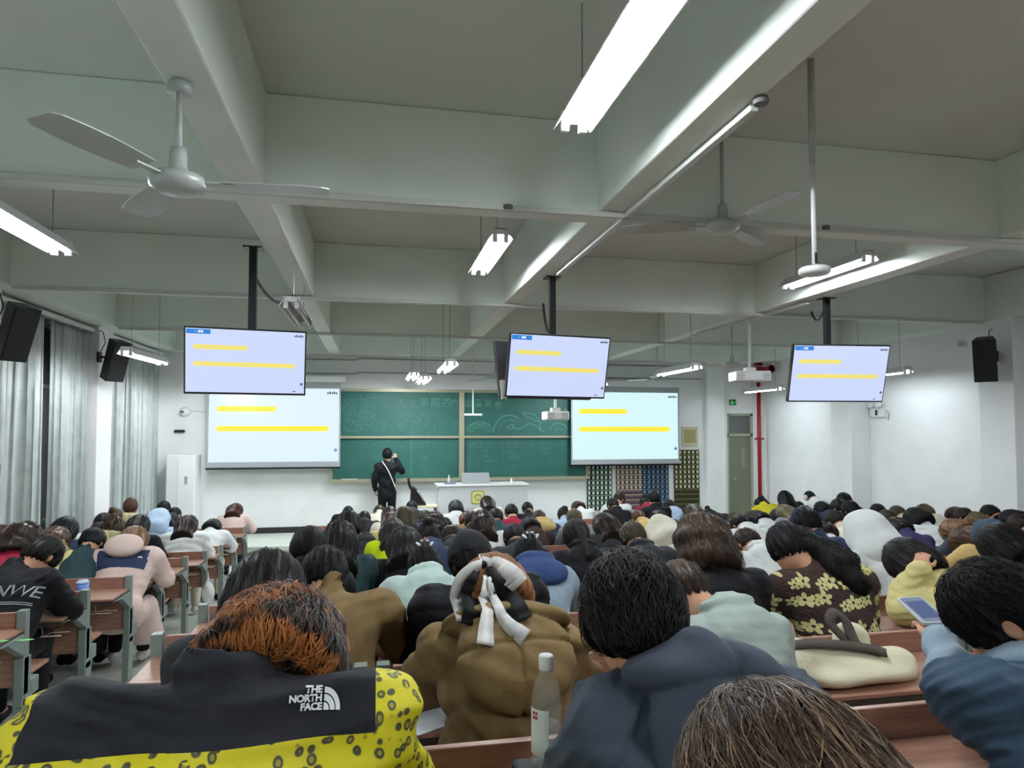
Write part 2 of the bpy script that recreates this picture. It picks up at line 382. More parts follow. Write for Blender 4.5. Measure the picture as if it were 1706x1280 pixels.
# ------------------------------------------------------------------ televisions
M_slide = emis('lcd_slide_blue', (204, 216, 250), 1.0)
M_yel = emis('slide_yellow', (242, 228, 120), 1.0)
M_ora = emis('slide_orange_text', (236, 200, 92), .95)
M_blue = emis('slide_blue_tag', (22, 132, 226), .9)
M_wht = emis('slide_white_text', (240, 246, 255), 1.0)
M_dark = mat('slide_black_text', (50, 50, 70), .4)
M_scr = emis('projected_slide', (222, 240, 250), 1.0)  # projected colours emit from the screen itself, standing in for projector light
M_scr2 = emis('projected_slide_green', (212, 244, 248), 1.0)
M_pyel = emis('projected_yellow', (252, 236, 40), 1.0)
M_pora = emis('projected_orange', (250, 222, 40), .95)
M_pblue = emis('projected_blue_tag', (70, 130, 226), .85)
def slide(parent, W, H, y, mats, crop=0.0):
    "slide drawing on the front (-y) face of a screen W x H centred on the parent"
    yel, ora, blue, wht, dark = mats
    def q(u0, u1, v0, v1, d, name, mt):   # fractions from left / top
        return (MB().box(-W / 2 + u0 * W, -W / 2 + u1 * W, y - d, y, H / 2 - v1 * H, H / 2 - v0 * H))
    q(.005, .20, .012, .085, .0012, 'h', blue).build('slide_header', blue, parent)
    m = MB()
    for i, (a, b) in enumerate(((.07, .085), (.10, .118), (.122, .14))): m.box(-W / 2 + a * W, -W / 2 + b * W, y - .002, y, H / 2 - (.065 if i else .052) * H, H / 2 - (.03 if i else .046) * H)
    m.build('header_characters', wht, parent)
    n = 10
    for u0, u1, v in ((.075, .49, .285), (.075, .90, .55)):
        hb = MB(); hh = .036 * H
        pts = []
        for k in range(n + 1): a = math.pi / 2 + math.pi * k / n; pts.append((-W / 2 + u0 * W + hh * .8 * math.cos(a), H / 2 - v * H + hh * math.sin(a)))
        for k in range(n + 1): a = -math.pi / 2 + math.pi * k / n; pts.append((-W / 2 + u1 * W + hh * .8 * math.cos(a), H / 2 - v * H + hh * math.sin(a)))
        hb.prism(pts, 'y', y - .0012, y).build('yellow_highlight', yel, parent)
    rnd = random.Random(5); tm = MB()
    for u0, u1, v in ((.09, .48, .285), (.09, .89, .55)):
        u = u0
        while u < u1:
            cw = rnd.uniform(.010, .016)
            if rnd.random() < .9:
                for s in range(3):
                    a = u + rnd.uniform(0, cw * .5); b = a + cw * rnd.uniform(.25, .5); vv = v + rnd.uniform(-.022, .018)
                    tm.box(-W / 2 + a * W, -W / 2 + b * W, y - .002, y, H / 2 - (vv + rnd.uniform(.004, .01)) * H, H / 2 - vv * H)
            u += cw * 1.25
    tm.build('slide_characters', ora, parent)
    lm = MB()
    for k in range(5):
        a = .905 + .017 * k
        lm.box(-W / 2 + a * W, -W / 2 + (a + .011) * W, y - .002, y, H / 2 - .075 * H, H / 2 - (.05 - .01 * (k % 2)) * H)
    lm.build('corner_characters', dark, parent)
    c = MB(); c.lathe([(.013 * W, 0), (.013 * W, .0015)], n=18)
    c.build('page_badge', mat('slide_badge', (90, 140, 190), .5), parent, loc=(W * .475, y, -H * .345), rot=(R(90), 0, 0))
def tv(px, py, pole, W, yaw, tilt, cx, Yc, lab, back=False, cable=True, dx=0.0):
    p = atY(cx[0], cx[1], Yc)
    t = thing('television', lab, 'television', tuple(p), 0)
    H = W * 9 / 16
    hd = bpy.data.objects.new('screen_panel', None)
    b = MB().box(-W / 2 - .012, W / 2 + .012, -.02, .028, -H / 2 - .016, H / 2 + .012)
    b.box(-W * .3, W * .3, .028, .06, -H * .38, H * .25)
    e = Matrix.Rotation(yaw, 4, 'Z') @ Matrix.Rotation(tilt, 4, 'X')
    hz = b.build('casing', M_black, t, bevel=.004); hz.matrix_local = e
    sc = MB().box(-W / 2, W / 2, -.022, -.019, -H / 2, H / 2).build('screen', M_slide, hz)
    slide(hz, W, H, -.022, (M_yel, M_ora, M_blue, M_wht, M_dark))
    MB().box(W * .40, W * .425, -.0245, -.02, -H * .472, -H * .46).build('indicator', M_black, hz)
    # ceiling pole and bracket
    MB().box(-.028 + dx, .028 + dx, .07, .126, -.15, pole - p[2]).build('ceiling_pole', M_blackm, t)
    MB().box(-.12 + dx, .12 + dx, .05, .12, -.12, .12).build('mounting_bracket', M_blackm, t); MB().box(-.07 + dx, .07 + dx, .03, .17, pole - p[2] - .012, pole - p[2]).build('ceiling_plate', M_blackm, t)
    if cable:
        a = Vector((dx, .1, atY(cable[0], cable[1], Yc + .1)[2] - p[2])); c2 = Vector(atY(cable[2], cable[3], 7.5) - p)
        pts = [a.lerp(c2, k / 14) - Vector((0, 0, .16 * math.sin(math.pi * k / 14) ** .8)) for k in range(15)]
        MB().tube(pts, .014, 8).build('cable', M_black, t, smooth=True)
    if back:
        b2 = MB().box(-W / 2, W / 2, -.02, .02, -H / 2, H / 2)
        e2 = Matrix.Translation((-.07, .30, -.02)) @ Matrix.Rotation(yaw + R(4), 4, 'Z') @ Matrix.Rotation(-tilt, 4, 'X')
        o = b2.build('rear_screen', M_black, t, bevel=.004); o.matrix_local = e2
        MB().box(-W / 2 + .01, -W / 2 + .06, -.05, -.02, -H / 2 - .02, -H / 2 + .16).build('rear_cable_clip', M_alu, o)
    return t
tv(0, 0, ZB, .85, R(9), R(9), (411, 602.5), 5.5, 'left-hand hanging television showing a slide with yellow lines', dx=.02, cable=(420, 455, 490, 490))
tv(0, 0, ZB, .99, R(10), R(13), (930, 610.5), 6.05, 'centre hanging television, back to back with a second dark screen', back=True, dx=-.03, cable=(925, 545, 905, 507))
tv(0, 0, ZB, 1.06, R(-6), R(15), (1396, 622), 6.45, 'right-hand hanging television in front of the white pillar', dx=-.05, cable=(1383, 500, 1352, 520))

# ------------------------------------------------------------------ projection screens
def screen(x0, x1, z0, z1, lab, mt, Y=13.2, grey=.11):
    W = x1 - x0; H = z1 - z0
    t = thing('projection_screen', lab, 'projection screen', ((x0 + x1) / 2, Y, z0))
    MB().box(-W / 2 - .02, W / 2 + .02, -.002, .004, 0, H + .12).build('screen_cloth', mat('screen_border', (150, 154, 158), .8), t)
    im = MB().box(-W / 2 + .01, W / 2 - .01, -.006, -.002, grey, H).build('projected_image', mt, t)
    c = bpy.data.objects.new('slide_content', None)
    hold = MB().box(-W / 2 + .01, W / 2 - .01, -.0065, -.006, grey, H).build('image_surface', mt, t)
    hold.data.transform(Matrix.Translation((0, 0, -(grey + H) / 2))); hold.location = (0, 0, (grey + H) / 2)
    slide(hold, W - .02, H - grey, -.0065, (M_pyel, M_pora, M_pblue, M_wht, M_dark))
    MB().box(-W / 2 - .03, W / 2 + .03, -.015, .015, -.02, .012).build('bottom_bar', M_blackm, t)
    MB().box(-W / 2 - .1, W / 2 + .1, -.06, .08, H + .12, H + .24).box(-W / 2 + .1, -W / 2 + .14, 0, YF - Y - .004, H + .14, H + .2).box(W / 2 - .14, W / 2 - .1, 0, YF - Y - .004, H + .14, H + .2).build('roller_case', M_white, t, bevel=.01)
    return t
screen(-2.98, -.66, 1.46, 2.94, 'left projection screen with a glowing slide, partly behind the left television', M_scr)
screen(3.90, 6.20, 1.45, 2.93, 'right projection screen with a glowing slide beside the phone pockets', M_scr2)

# ------------------------------------------------------------------ blackboard
bx0, bx1, bz0, bz1 = -.82, 4.28, 1.22, 2.96; Yb = 13.4
t = thing('blackboard', 'long green sliding blackboard covered with chalk writing on the front wall', 'blackboard', ((bx0 + bx1) / 2, Yb, bz0))
W = bx1 - bx0; H = bz1 - bz0; xm = 1.68 - (bx0 + bx1) / 2; zm = .80
fr = MB(); tt = .055
fr.box(-W / 2, W / 2, -.09, .1, -.06, .0).box(-W / 2, W / 2, -.03, .1, H - tt, H).box(-W / 2 - .02, -W / 2 + .03, -.03, .1, -.02, H).box(W / 2 - .03, W / 2 + .02, -.03, .1, -.02, H).box(xm - .05, xm + .05, -.05, .1, 0, H)
fr.build('aluminium_frame', M_frame, t)
for (a, b) in ((-W / 2 + .03, xm - .05), (xm + .05, W / 2 - .03)):
    MB().box(a, b, .02, .05, 0, zm).build('lower_panel', M_board, t)
    up = MB().box(a, b, -.01, .02, zm, H - tt).build('upper_panel', M_board, t)
    MB().box(a, b, -.03, -.005, zm - .02, zm + .025).build('panel_rail', M_frame, up)
MB().box(-W / 2 + .2, -W / 2 + .5, -.088, -.06, 0, .012).build('chalk_stick', M_white, t)
rnd = random.Random(11)
def strokes(mb, x0, x1, z0, z1, n, y, wd=.006, ln=.05):
    for _ in range(n):
        a = rnd.uniform(x0, x1); b = rnd.uniform(z0, z1); th = rnd.choice((0, 0, math.pi / 2, .8, -.8, rnd.uniform(0, 3.1))); l = ln * rnd.uniform(.4, 1.2)
        pts = [(a + math.cos(th + c * k) * l * k / 3, y, b + math.sin(th + c * k) * l * k / 3) for c in (rnd.uniform(-.3, .3),) for k in range(4)]
        for k in range(3):
            (xa, _, za), (xb, _, zb) = pts[k], pts[k + 1]; d = Vector((xb - xa, 0, zb - za)); d = d.normalized() if d.length else Vector((1, 0, 0)); nx, nz = -d.z * wd / 2, d.x * wd / 2
            mb.add([(xa - nx, y, za - nz), (xa + nx, y, za + nz), (xb + nx, y, zb + nz), (xb - nx, y, zb - nz)], [(0, 1, 2, 3)])
def line(mb, pts, y, wd):
    for (xa, za), (xb, zb) in zip(pts[:-1], pts[1:]):
        d = Vector((xb - xa, 0, zb - za))
        if d.length < 1e-6: continue
        d = d.normalized(); nx, nz = -d.z * wd / 2, d.x * wd / 2
        mb.add([(xa - nx, y, za - nz), (xa + nx, y, za + nz), (xb + nx, y, zb + nz), (xb - nx, y, zb - nz)], [(0, 1, 2, 3)])
def bp(px_, py_):
    q = atY(px_, py_, Yb); return q[0] - (bx0 + bx1) / 2, q[2] - bz0
yu = -.0125; yl = .018
m = MB()
for (x0, y0, x1, y1, n) in ((568, 664, 592, 690, 70), (570, 690, 600, 720, 90), (592, 655, 625, 675, 60), (598, 674, 626, 700, 110), (590, 700, 640, 720, 90), (640, 705, 740, 720, 70), (664, 692, 715, 706, 40), (745, 700, 762, 712, 16)):
    a = bp(x0, y1); b = bp(x1, y0); strokes(m, a[0], b[0], a[1], b[1], n, yu, .009, .06)
a = bp(599, 700); b = bp(618, 688)
line(m, [(a[0], a[1]), (b[0], a[1]), (b[0], b[1]), (a[0], b[1]), (a[0], a[1])], yu, .014)
def arc(cx, cy, r, a0, a1, n=16, sy=1.0):
    return [bp(cx + r * math.cos(a0 + (a1 - a0) * k / n), cy - r * sy * math.sin(a0 + (a1 - a0) * k / n)) for k in range(n + 1)]
for r_ in (12, 16, 20, 24): line(m, arc(799, 722, r_, .1, 3.05, sy=.8), yu, .016)
for cx, r_ in ((792, 9), (806, 10), (800, 6)): line(m, arc(cx, 712, r_, .2, 2.9, sy=.7), yu, .014)
line(m, arc(848, 722, 26, .9, 3.1, sy=1.15), yu, .024); line(m, arc(850, 722, 20, 1.0, 3.0, sy=1.1), yu, .012)
line(m, [bp(*q) for q in ((852, 711), (862, 715), (872, 712), (880, 706), (888, 707), (897, 713), (900, 718))], yu, .022)
line(m, [bp(*q) for q in ((843, 712), (855, 707), (853, 716), (843, 712))], yu, .016)
line(m, [bp(*q) for q in ((871, 688), (888, 689), (900, 703), (893, 702), (882, 695), (878, 696), (871, 688))], yu, .022)
line(m, arc(908, 711, 9, 1.2, 4.6), yu, .024); line(m, arc(930, 718, 14, .2, 3.0, sy=.9), yu, .026); line(m, arc(932, 722, 8, .1, 3.0), yu, .02)
line(m, [bp(*q) for q in ((940, 681), (946, 686), (950, 695))], yu, .028); line(m, [bp(*q) for q in ((916, 684), (918, 677), (920, 672))], yu, .02)
m.build('chalk_drawing', M_chalk2, t)
# lower handwriting
m = MB()
line(m, [bp(686, 729), bp(685, 790)], yl, .012)
for (x0, y0, x1, y1, n) in ((618, 735, 636, 745, 26), (618, 758, 632, 768, 20), (702, 733, 716, 740, 16), (692, 752, 718, 766, 34), (665, 742, 668, 748, 4), (784, 737, 816, 742, 40), (800, 750, 818, 755, 20), (802, 757, 818, 765, 24), (800, 768, 826, 770, 20), (842, 737, 872, 743, 40), (845, 745, 872, 747, 20), (845, 752, 870, 757, 28), (847, 759, 866, 767, 36), (850, 773, 862, 779, 16), (892, 737, 918, 741, 26), (898, 745, 920, 750, 30), (896, 756, 912, 758, 14), (895, 770, 920, 772, 16)):
    a = bp(x0, y1); b = bp(x1, y0); strokes(m, a[0], b[0], a[1], b[1], n, yl, .006, .03)
for q in (((784, 739), (782, 790)), ((837, 735), (838, 768)), ((888, 736), (890, 752)), ((786, 746), (815, 746))): line(m, [bp(*q[0]), bp(*q[1])], yl, .008)
m.build('chalk_handwriting', M_chalk2, t)
for ch, px_, py_, sz in (('人', 668, 673, .17), ('文', 688, 673, .17), ('学', 706, 672, .19), ('院', 726, 672, .20), ('四', 744, 672, .19), ('六', 757, 672, .17)):
    me = text_mesh(ch, sz, bold=.003); me.materials.append(M_chalk2); o = bpy.data.objects.new('chalk_title', me); COL.objects.link(o); o.parent = t
    a = bp(px_, py_); o.location = (a[0], yu - .001, a[1]); o.rotation_euler = (R(90), 0, 0)
for ch, px_, py_, sz in (('级', 780, 673, .18), ('备', 797, 673, .18), ('言', 813, 673, .18), ('考', 829, 676, .17)):
    me = text_mesh(ch, sz, bold=.003); me.materials.append(M_chalk2); o = bpy.data.objects.new('chalk_title', me); COL.objects.link(o); o.parent = t
    a = bp(px_, py_); o.location = (a[0], yu - .001, a[1]); o.rotation_euler = (R(90), 0, 0)

# ------------------------------------------------------------------ podium and things on the stage
M_pod = mat('podium_white_panel', (208, 212, 216), .4)
M_gold = mat('gold_emblem', (176, 166, 92), .4)
t = thing('lectern', 'wide white lectern with a gold rounded-square emblem', 'lectern', (1.95, 12.5, ZST))
pw = .82; ph = 1.14 - ZST
MB().prism([(-pw, 0), (pw, 0), (pw, ph), (-pw, ph)], 'y', -.25, .35).build('body', M_pod, t, bevel=.02)
MB().box(-pw - .03, pw + .03, -.28, .38, ph, ph + .03).build('worktop', M_white, t, bevel=.006)
def rrect(cx, cz, hw, hh, r, n=6):
    pts = []
    for (sx, sz, a0) in ((1, 1, 0), (-1, 1, math.pi / 2), (-1, -1, math.pi), (1, -1, 1.5 * math.pi)):
        for k in range(n + 1): a = a0 + math.pi / 2 * k / n; pts.append((cx + sx * (hw - r) + r * math.cos(a), cz + sz * (hh - r) + r * math.sin(a)))
    return pts
ec = atY(796, 829, 12.25)
ex, ez = ec[0] - 1.95, ec[2] - ZST
e = MB().prism(rrect(ex, ez, .125, .125, .05), 'y', -.256, -.25).build('emblem', M_gold, t)
MB().prism(rrect(ex, ez, .10, .10, .04), 'y', -.259, -.256).build('emblem_field', mat('pale_yellow_emblem', (222, 222, 150), .5), e)
mm = MB(); 
for r0, z0 in ((.065, -.005), (.045, -.005)):
    pts = [(ex + r0 * math.cos(k * math.pi / 12), ez + z0 + r0 * math.sin(k * math.pi / 12)) for k in range(13)]; line(mm, pts, -.2605, .012)
line(mm, [(ex - .06, ez - .035), (ex - .02, ez - .02), (ex + .02, ez - .035), (ex + .06, ez - .02)], -.2605, .014); line(mm, [(ex - .06, ez - .06), (ex + .06, ez - .06)], -.2605, .012)
mm.build('emblem_mark', mat('olive_mark', (128, 122, 62), .5), e)
mm = MB()
for k in range(9):
    cx_ = ex - .20 + k * .05; c_z = ez - .2
    line(mm, [(cx_ - .012, c_z), (cx_ + .012, c_z)], -.2515, .006); line(mm, [(cx_, c_z - .014), (cx_, c_z + .014)], -.2515, .006); line(mm, [(cx_ - .01, c_z - .012), (cx_ + .01, c_z + .008)], -.2515, .005)
mm.build('caption_characters', mat('grey_print', (130, 132, 130), .6), t)
q = atY(793, 801, 12.45)
t = thing('monitor', 'grey flat monitor lying back on the white lectern', 'monitor', (q[0], 12.45, 1.14 + .03))
MB().hexa([(-.27, -.05, .0), (.27, -.05, .0), (-.27, -.03, .0), (.27, -.03, .0), (-.25, .05, .2), (.25, .05, .2), (-.25, .07, .2), (.25, .07, .2)]).build('screen', mat('grey_monitor', (136, 142, 144), .3), t)
MB().box(-.1, .1, .0, .1, 0, .012).build('stand', M_black, t)
q = atY(746, 806, 12.5)
t = thing('paper_cone', 'small white cone on a dark tray at the left end of the lectern', 'stationery', (q[0] + .02, 12.5, 1.15 + .02))
MB().lathe([(.035, .02), (.012, .12), (.004, .17)], n=14).build('cone', M_white, t, smooth=True)
MB().box(-.08, .12, -.06, .06, 0, .018).build('tray', mat('slate_blue', (92, 98, 130), .5), t)
q = atY(852, 806, 12.5)
tag(MB().lathe([(.02, 0), (.022, .07), (.006, .09)], n=10).build('lectern_microphone', M_white, loc=(q[0], 12.5, 1.17)), 'small white desk microphone at the right end of the lectern', 'microphone')
# chair and small table left of lectern
q = atY(695, 838, 12.15)
t = thing('side_table', 'small cream table with dark legs beside the lectern', 'table', (.86, 12.3, ZST))
th = .60
MB().box(-.22, .24, -.2, .2, th - .03, th).build('table_top', mat('cream_top', (214, 206, 178), .5), t, bevel=.004)
for sx in (-.2, .21):
    for sy in (-.17, .17): MB().box(sx - .012, sx + .012, sy - .012, sy + .012, 0, th - .03).build('leg', M_blackm, t)
t = thing('backpack', 'black backpack leaning on the small cream table', 'bag', (.76, 12.3, ZST + th))
MB().prism([(-.14, 0), (.15, 0), (.13, .05), (.0, .27), (-.08, .34), (-.12, .33)], 'y', -.12, .12).build('bag_body', M_black, t, bevel=.03)
MB().tube([(-.12, 0, .28), (-.15, 0, .36), (-.17, 0, .46), (-.165, 0, .50)], .022, 8).build('handle', M_black, t, smooth=True)
MB().tube([(-.02, -.13, .27), (.05, -.135, .16), (.09, -.13, .08)], .006, 6).build('zip', mat('silver_zip', (180, 180, 184), .3, metal=.6), t, smooth=True)

# ------------------------------------------------------------------ cabinet, notice, pockets, signs, small wall things
t = thing('floor_air_conditioner', 'tall white floor-standing air conditioner against the front wall at left', 'air conditioner', (-3.38, 13.15, ZST))
MB().box(-.24, .24, -.15, .3, 0, 1.50).build('cabinet', M_white, t, bevel=.015)
MB().box(-.04, .23, -.156, -.15, .06, 1.45).build('door_panel', mat('white_panel', (222, 224, 226), .4), t, bevel=.003)
MB().box(.07, .12, -.160, -.156, .98, 1.12).build('control_panel', mat('grey_panel', (150, 154, 156), .4), t)
t = thing('notice_board', 'beige framed notice on the front wall above the olive phone pockets', 'notice', (6.60, YF - .02, 1.80))
MB().box(-.18, .18, -.0, .02, 0, .43).build('frame', mat('beige_frame', (188, 184, 158), .5), t)
m = MB(); 
for k in range(6): line(m, [(-.12, .36 - k * .05), (.12 - .03 * (k % 2), .36 - k * .05)], -.0015, .012)
m.box(-.13, .13, -.001, 0, .08, .36); m.build('notice_text', mat('ochre_print', (160, 148, 98), .6), t)
def pockets(x0, x1, z0, z1, nc, nr, cols, lab, phone=lambda r, c: True):
    W = x1 - x0; H = z1 - z0
    t = thing('phone_pocket_chart', lab, 'phone pocket chart', (x0, YF - .03, z0), 0)
    MB().box(0, W, 0, .01, 0, H).build('backing', cols[0], t)
    cwid = W / nc; rh = H / nr
    st = MB(); pk = MB().box(cwid * .1, cwid * .9, -.012, 0, rh * .05, rh * .5).build('phone_pocket', cols[1], t)
    cd_ = MB().box(cwid * .28, cwid * .72, -.016, -.012, rh * .16, rh * .74).build('number_card', cols[3], pk); first = True
    for r in range(nr):
        z = H - (r + 1) * rh
        st.box(0, W, -.004, 0, z + rh * .86, z + rh * .99)
        for c in range(nc):
            x = c * cwid
            if first: p_ = pk; first = False
            else:
                p_ = pk.copy(); COL.objects.link(p_)
                if phone(r, c): q_ = cd_.copy(); COL.objects.link(q_); q_.parent = p_
            p_.location = (x, 0, z)
    st.build('row_strip', cols[2], t)
    return t
card = mat('pocket_card', (206, 210, 204), .6)
pockets(4.29, 4.84, .50, 1.44, 6, 9, (mat('dark_green_cloth', (22, 38, 38), .8), mat('black_green_pocket', (18, 28, 32), .8), mat('green_strip', (120, 168, 120), .7), card), 'dark phone pocket chart with green strips, closest to the blackboard')
pockets(4.92, 5.50, .50, 1.44, 6, 9, (mat('mauve_cloth', (92, 74, 84), .8), mat('plum_pocket', (74, 54, 74), .8), mat('cream_strip', (196, 186, 132), .7), mat('pocket_card_warm', (190, 184, 170), .6)), 'plum phone pocket chart with cream strips', lambda r, c: r < 5)
pockets(5.50, 6.10, .50, 1.44, 6, 9, (mat('navy_cloth', (26, 42, 72), .8), mat('navy_pocket', (20, 32, 60), .8), mat('blue_strip', (84, 112, 130), .7), mat('pocket_card_blue', (110, 134, 150), .6)), 'navy blue phone pocket chart under the right projection screen')
pockets(6.22, 6.80, .50, 1.74, 6, 12, (mat('olive_cloth', (56, 54, 26), .8), mat('olive_pocket', (40, 40, 20), .8), mat('olive_strip', (120, 118, 70), .7), mat('pocket_card_olive', (196, 196, 168), .6)), 'tall olive phone pocket chart beside the door wall', lambda r, c: r < 8)
t = thing('exit_sign', 'small green lit exit sign above the door', 'sign', (7.61, YF - .02, 2.70))
MB().box(-.075, .075, 0, .02, 0, .12).build('housing', mat('sign_green', (10, 84, 46), .4), t)
m = MB().box(-.05, .015, -.002, 0, .02, .055).box(-.035, -.012, -.002, 0, .06, .1)
line(m, [(-.045, .02), (-.02, .06), (.005, .03)], -.0025, .014); line(m, [(.03, .06), (.06, .06)], -.0025, .012); line(m, [(.045, .085), (.062, .06), (.045, .035)], -.0025, .01)
m.build('running_figure', emis('sign_glow', (60, 220, 120), .8), t)
t = thing('emergency_light', 'white emergency light with two round heads on the right wall', 'emergency light', (XR, 10.0, 2.38))
MB().box(-.06, 0, -.16, .16, 0, .16).build('housing', M_white, t, bevel=.01)
MB().box(-.065, -.06, -.02, .03, .03, .12).build('label_plate', M_black, t)
for s in (-1, 1):
    MB().lathe([(.02, 0), (.055, .03), (.058, .07), (.05, .075)], n=16).build('lamp_head', M_white, t, loc=(-.05, s * .09, .2), rot=(0, R(-80), 0), smooth=True)
MB().tube([(-.03, -.2, .1), (-.03, -.25, .05), (-.03, -.22, -.05)], .008).build('cable', M_rod, t)
t = thing('dome_camera', 'white dome camera on the front wall above the air conditioner', 'camera', (-3.45, YF, 2.50))
MB().lathe([(.09, 0), (.09, .03), (.07, .07), (.03, .1)], n=18).build('dome', M_white, t, rot=(R(90), 0, 0), smooth=True)
MB().tube([(.08, -.01, .02), (.5, -.01, -.02), (1.0, -.01, .0)], .008, 6).build('cable', M_pipe, t)
MB().box(-.05, .0, -.11, -.09, -.02, .01).build('lens', M_black, t)
tag(MB().box(-.09, .09, -.05, 0, -.025, .025).build('wall_sensor', M_black, loc=(-3.53, YF, 2.14), bevel=.012), 'small black wall sensor above the air conditioner', 'sensor')
for lab, x, y, z in (('small white wall camera left of the right speaker', 7.94, 7.9, 3.35), ('small white wall camera behind the right-hand television', 7.94, 10.6, 3.35)):
    t = thing('wall_camera', lab, 'camera', (x, y, z)); 
    MB().lathe([(.05, 0), (.055, .1), (.03, .14)], n=14).build('camera_body', M_white, t, rot=(R(90), 0, R(-60)), smooth=True)
    MB().tube([(0, 0, 0), (.04, .02, 0)], .02).build('mount', M_white, t)
tag(MB().box(-.03, .03, -.012, 0, -.02, .02).build('wall_socket', M_white, loc=(-1.35, YF, .62)), 'white wall socket low on the front wall', 'socket')

def speaker(loc, yaw, tiltx, roll, lab, h=.5, wd=.24, d=.2, side=1):
    t = thing('wall_speaker', lab, 'speaker', loc)
    e = Matrix.Rotation(yaw, 4, 'Z') @ Matrix.Rotation(tiltx, 4, 'X')
    b = MB().prism([(-wd / 2, -d / 2), (wd / 2, -d / 2), (wd * .36, d / 2), (-wd * .36, d / 2)], 'z', -h / 2, h / 2).build('cabinet', M_black, t, bevel=.01); b.matrix_local = e
    MB().box(-wd / 2 + .012, wd / 2 - .012, -d / 2 - .006, -d / 2, -h / 2 + .012, h / 2 - .012).build('grille', mat('speaker_grille', (30, 32, 36), .6), b)
    MB().tube([(0, 0, .05), (side * .2, .1, .05), (side * .25, .1, .05)], .016).box(min(side * .245, side * .22), max(side * .245, side * .22), .04, .16, -.02, .12).build('wall_mount', M_blackm, t)
    pts = [(side * .24, .12, .1), (side * .16, .1, .25), (side * .2, .12, .4), (side * .25, .12, .42)]
    MB().tube(pts, .006, 6).build('cable', M_black, t)
    return t
speaker((-3.50, 7.52, 3.14), R(58), R(22), 0, 'black wall speaker at the left edge in front of the first curtain', h=.56, wd=.26, side=-1)
speaker((-3.50, 10.15, 3.12), R(52), R(20), 0, 'black wall speaker on the left pillar behind the hanging lamp', h=.56, wd=.26, side=-1)
speaker((7.72, 7.35, 3.08), R(-50), R(20), 0, 'black wall speaker on the right pillar', h=.56, wd=.26, side=1)

def projector(x, y, z, lab, w_=.42, h_=.12, d_=.3, lensx=-.1, yaw=0):
    t = thing('projector', lab, 'projector', (x, y, z), yaw)
    MB().box(-w_ / 2, w_ / 2, -d_ / 2, d_ / 2, -h_ / 2, h_ / 2).build('body', M_white, t, bevel=.02)
    MB().tube([(lensx, d_ / 2 - .01, 0), (lensx, d_ / 2 + .03, 0)], .04, 14).build('lens', M_black, t)
    m = MB()
    for k in range(5): m.box(-w_ / 2 + .02, -w_ / 2 + .11, -d_ / 2 - .002, -d_ / 2, -h_ * .32 + k * .018, -h_ * .32 + k * .018 + .006)
    m.build('vent', mat('vent_grey', (110, 114, 114), .5), t); m = MB()
    for k in range(5): m.box(w_ / 2 - .11, w_ / 2 - .02, -d_ / 2 - .002, -d_ / 2, -h_ * .32 + k * .018, -h_ * .32 + k * .018 + .006)
    m.build('vent', mat('vent_grey', (110, 114, 114), .5), t)
    MB().tube([(0, 0, h_ / 2), (0, 0, ZCEIL - z)], .02, 10).box(-.06, .06, -.06, .06, h_ / 2, h_ / 2 + .05).build('ceiling_pole', M_pipe, t)
    return t
projector(2.42, 9.0, 2.36, 'white projector hanging in front of the blackboard beside the right screen', w_=.32)
projector(4.76, 8.0, 2.86, 'white projector hanging left of the red pipe', w_=.46, h_=.13, yaw=R(-10))
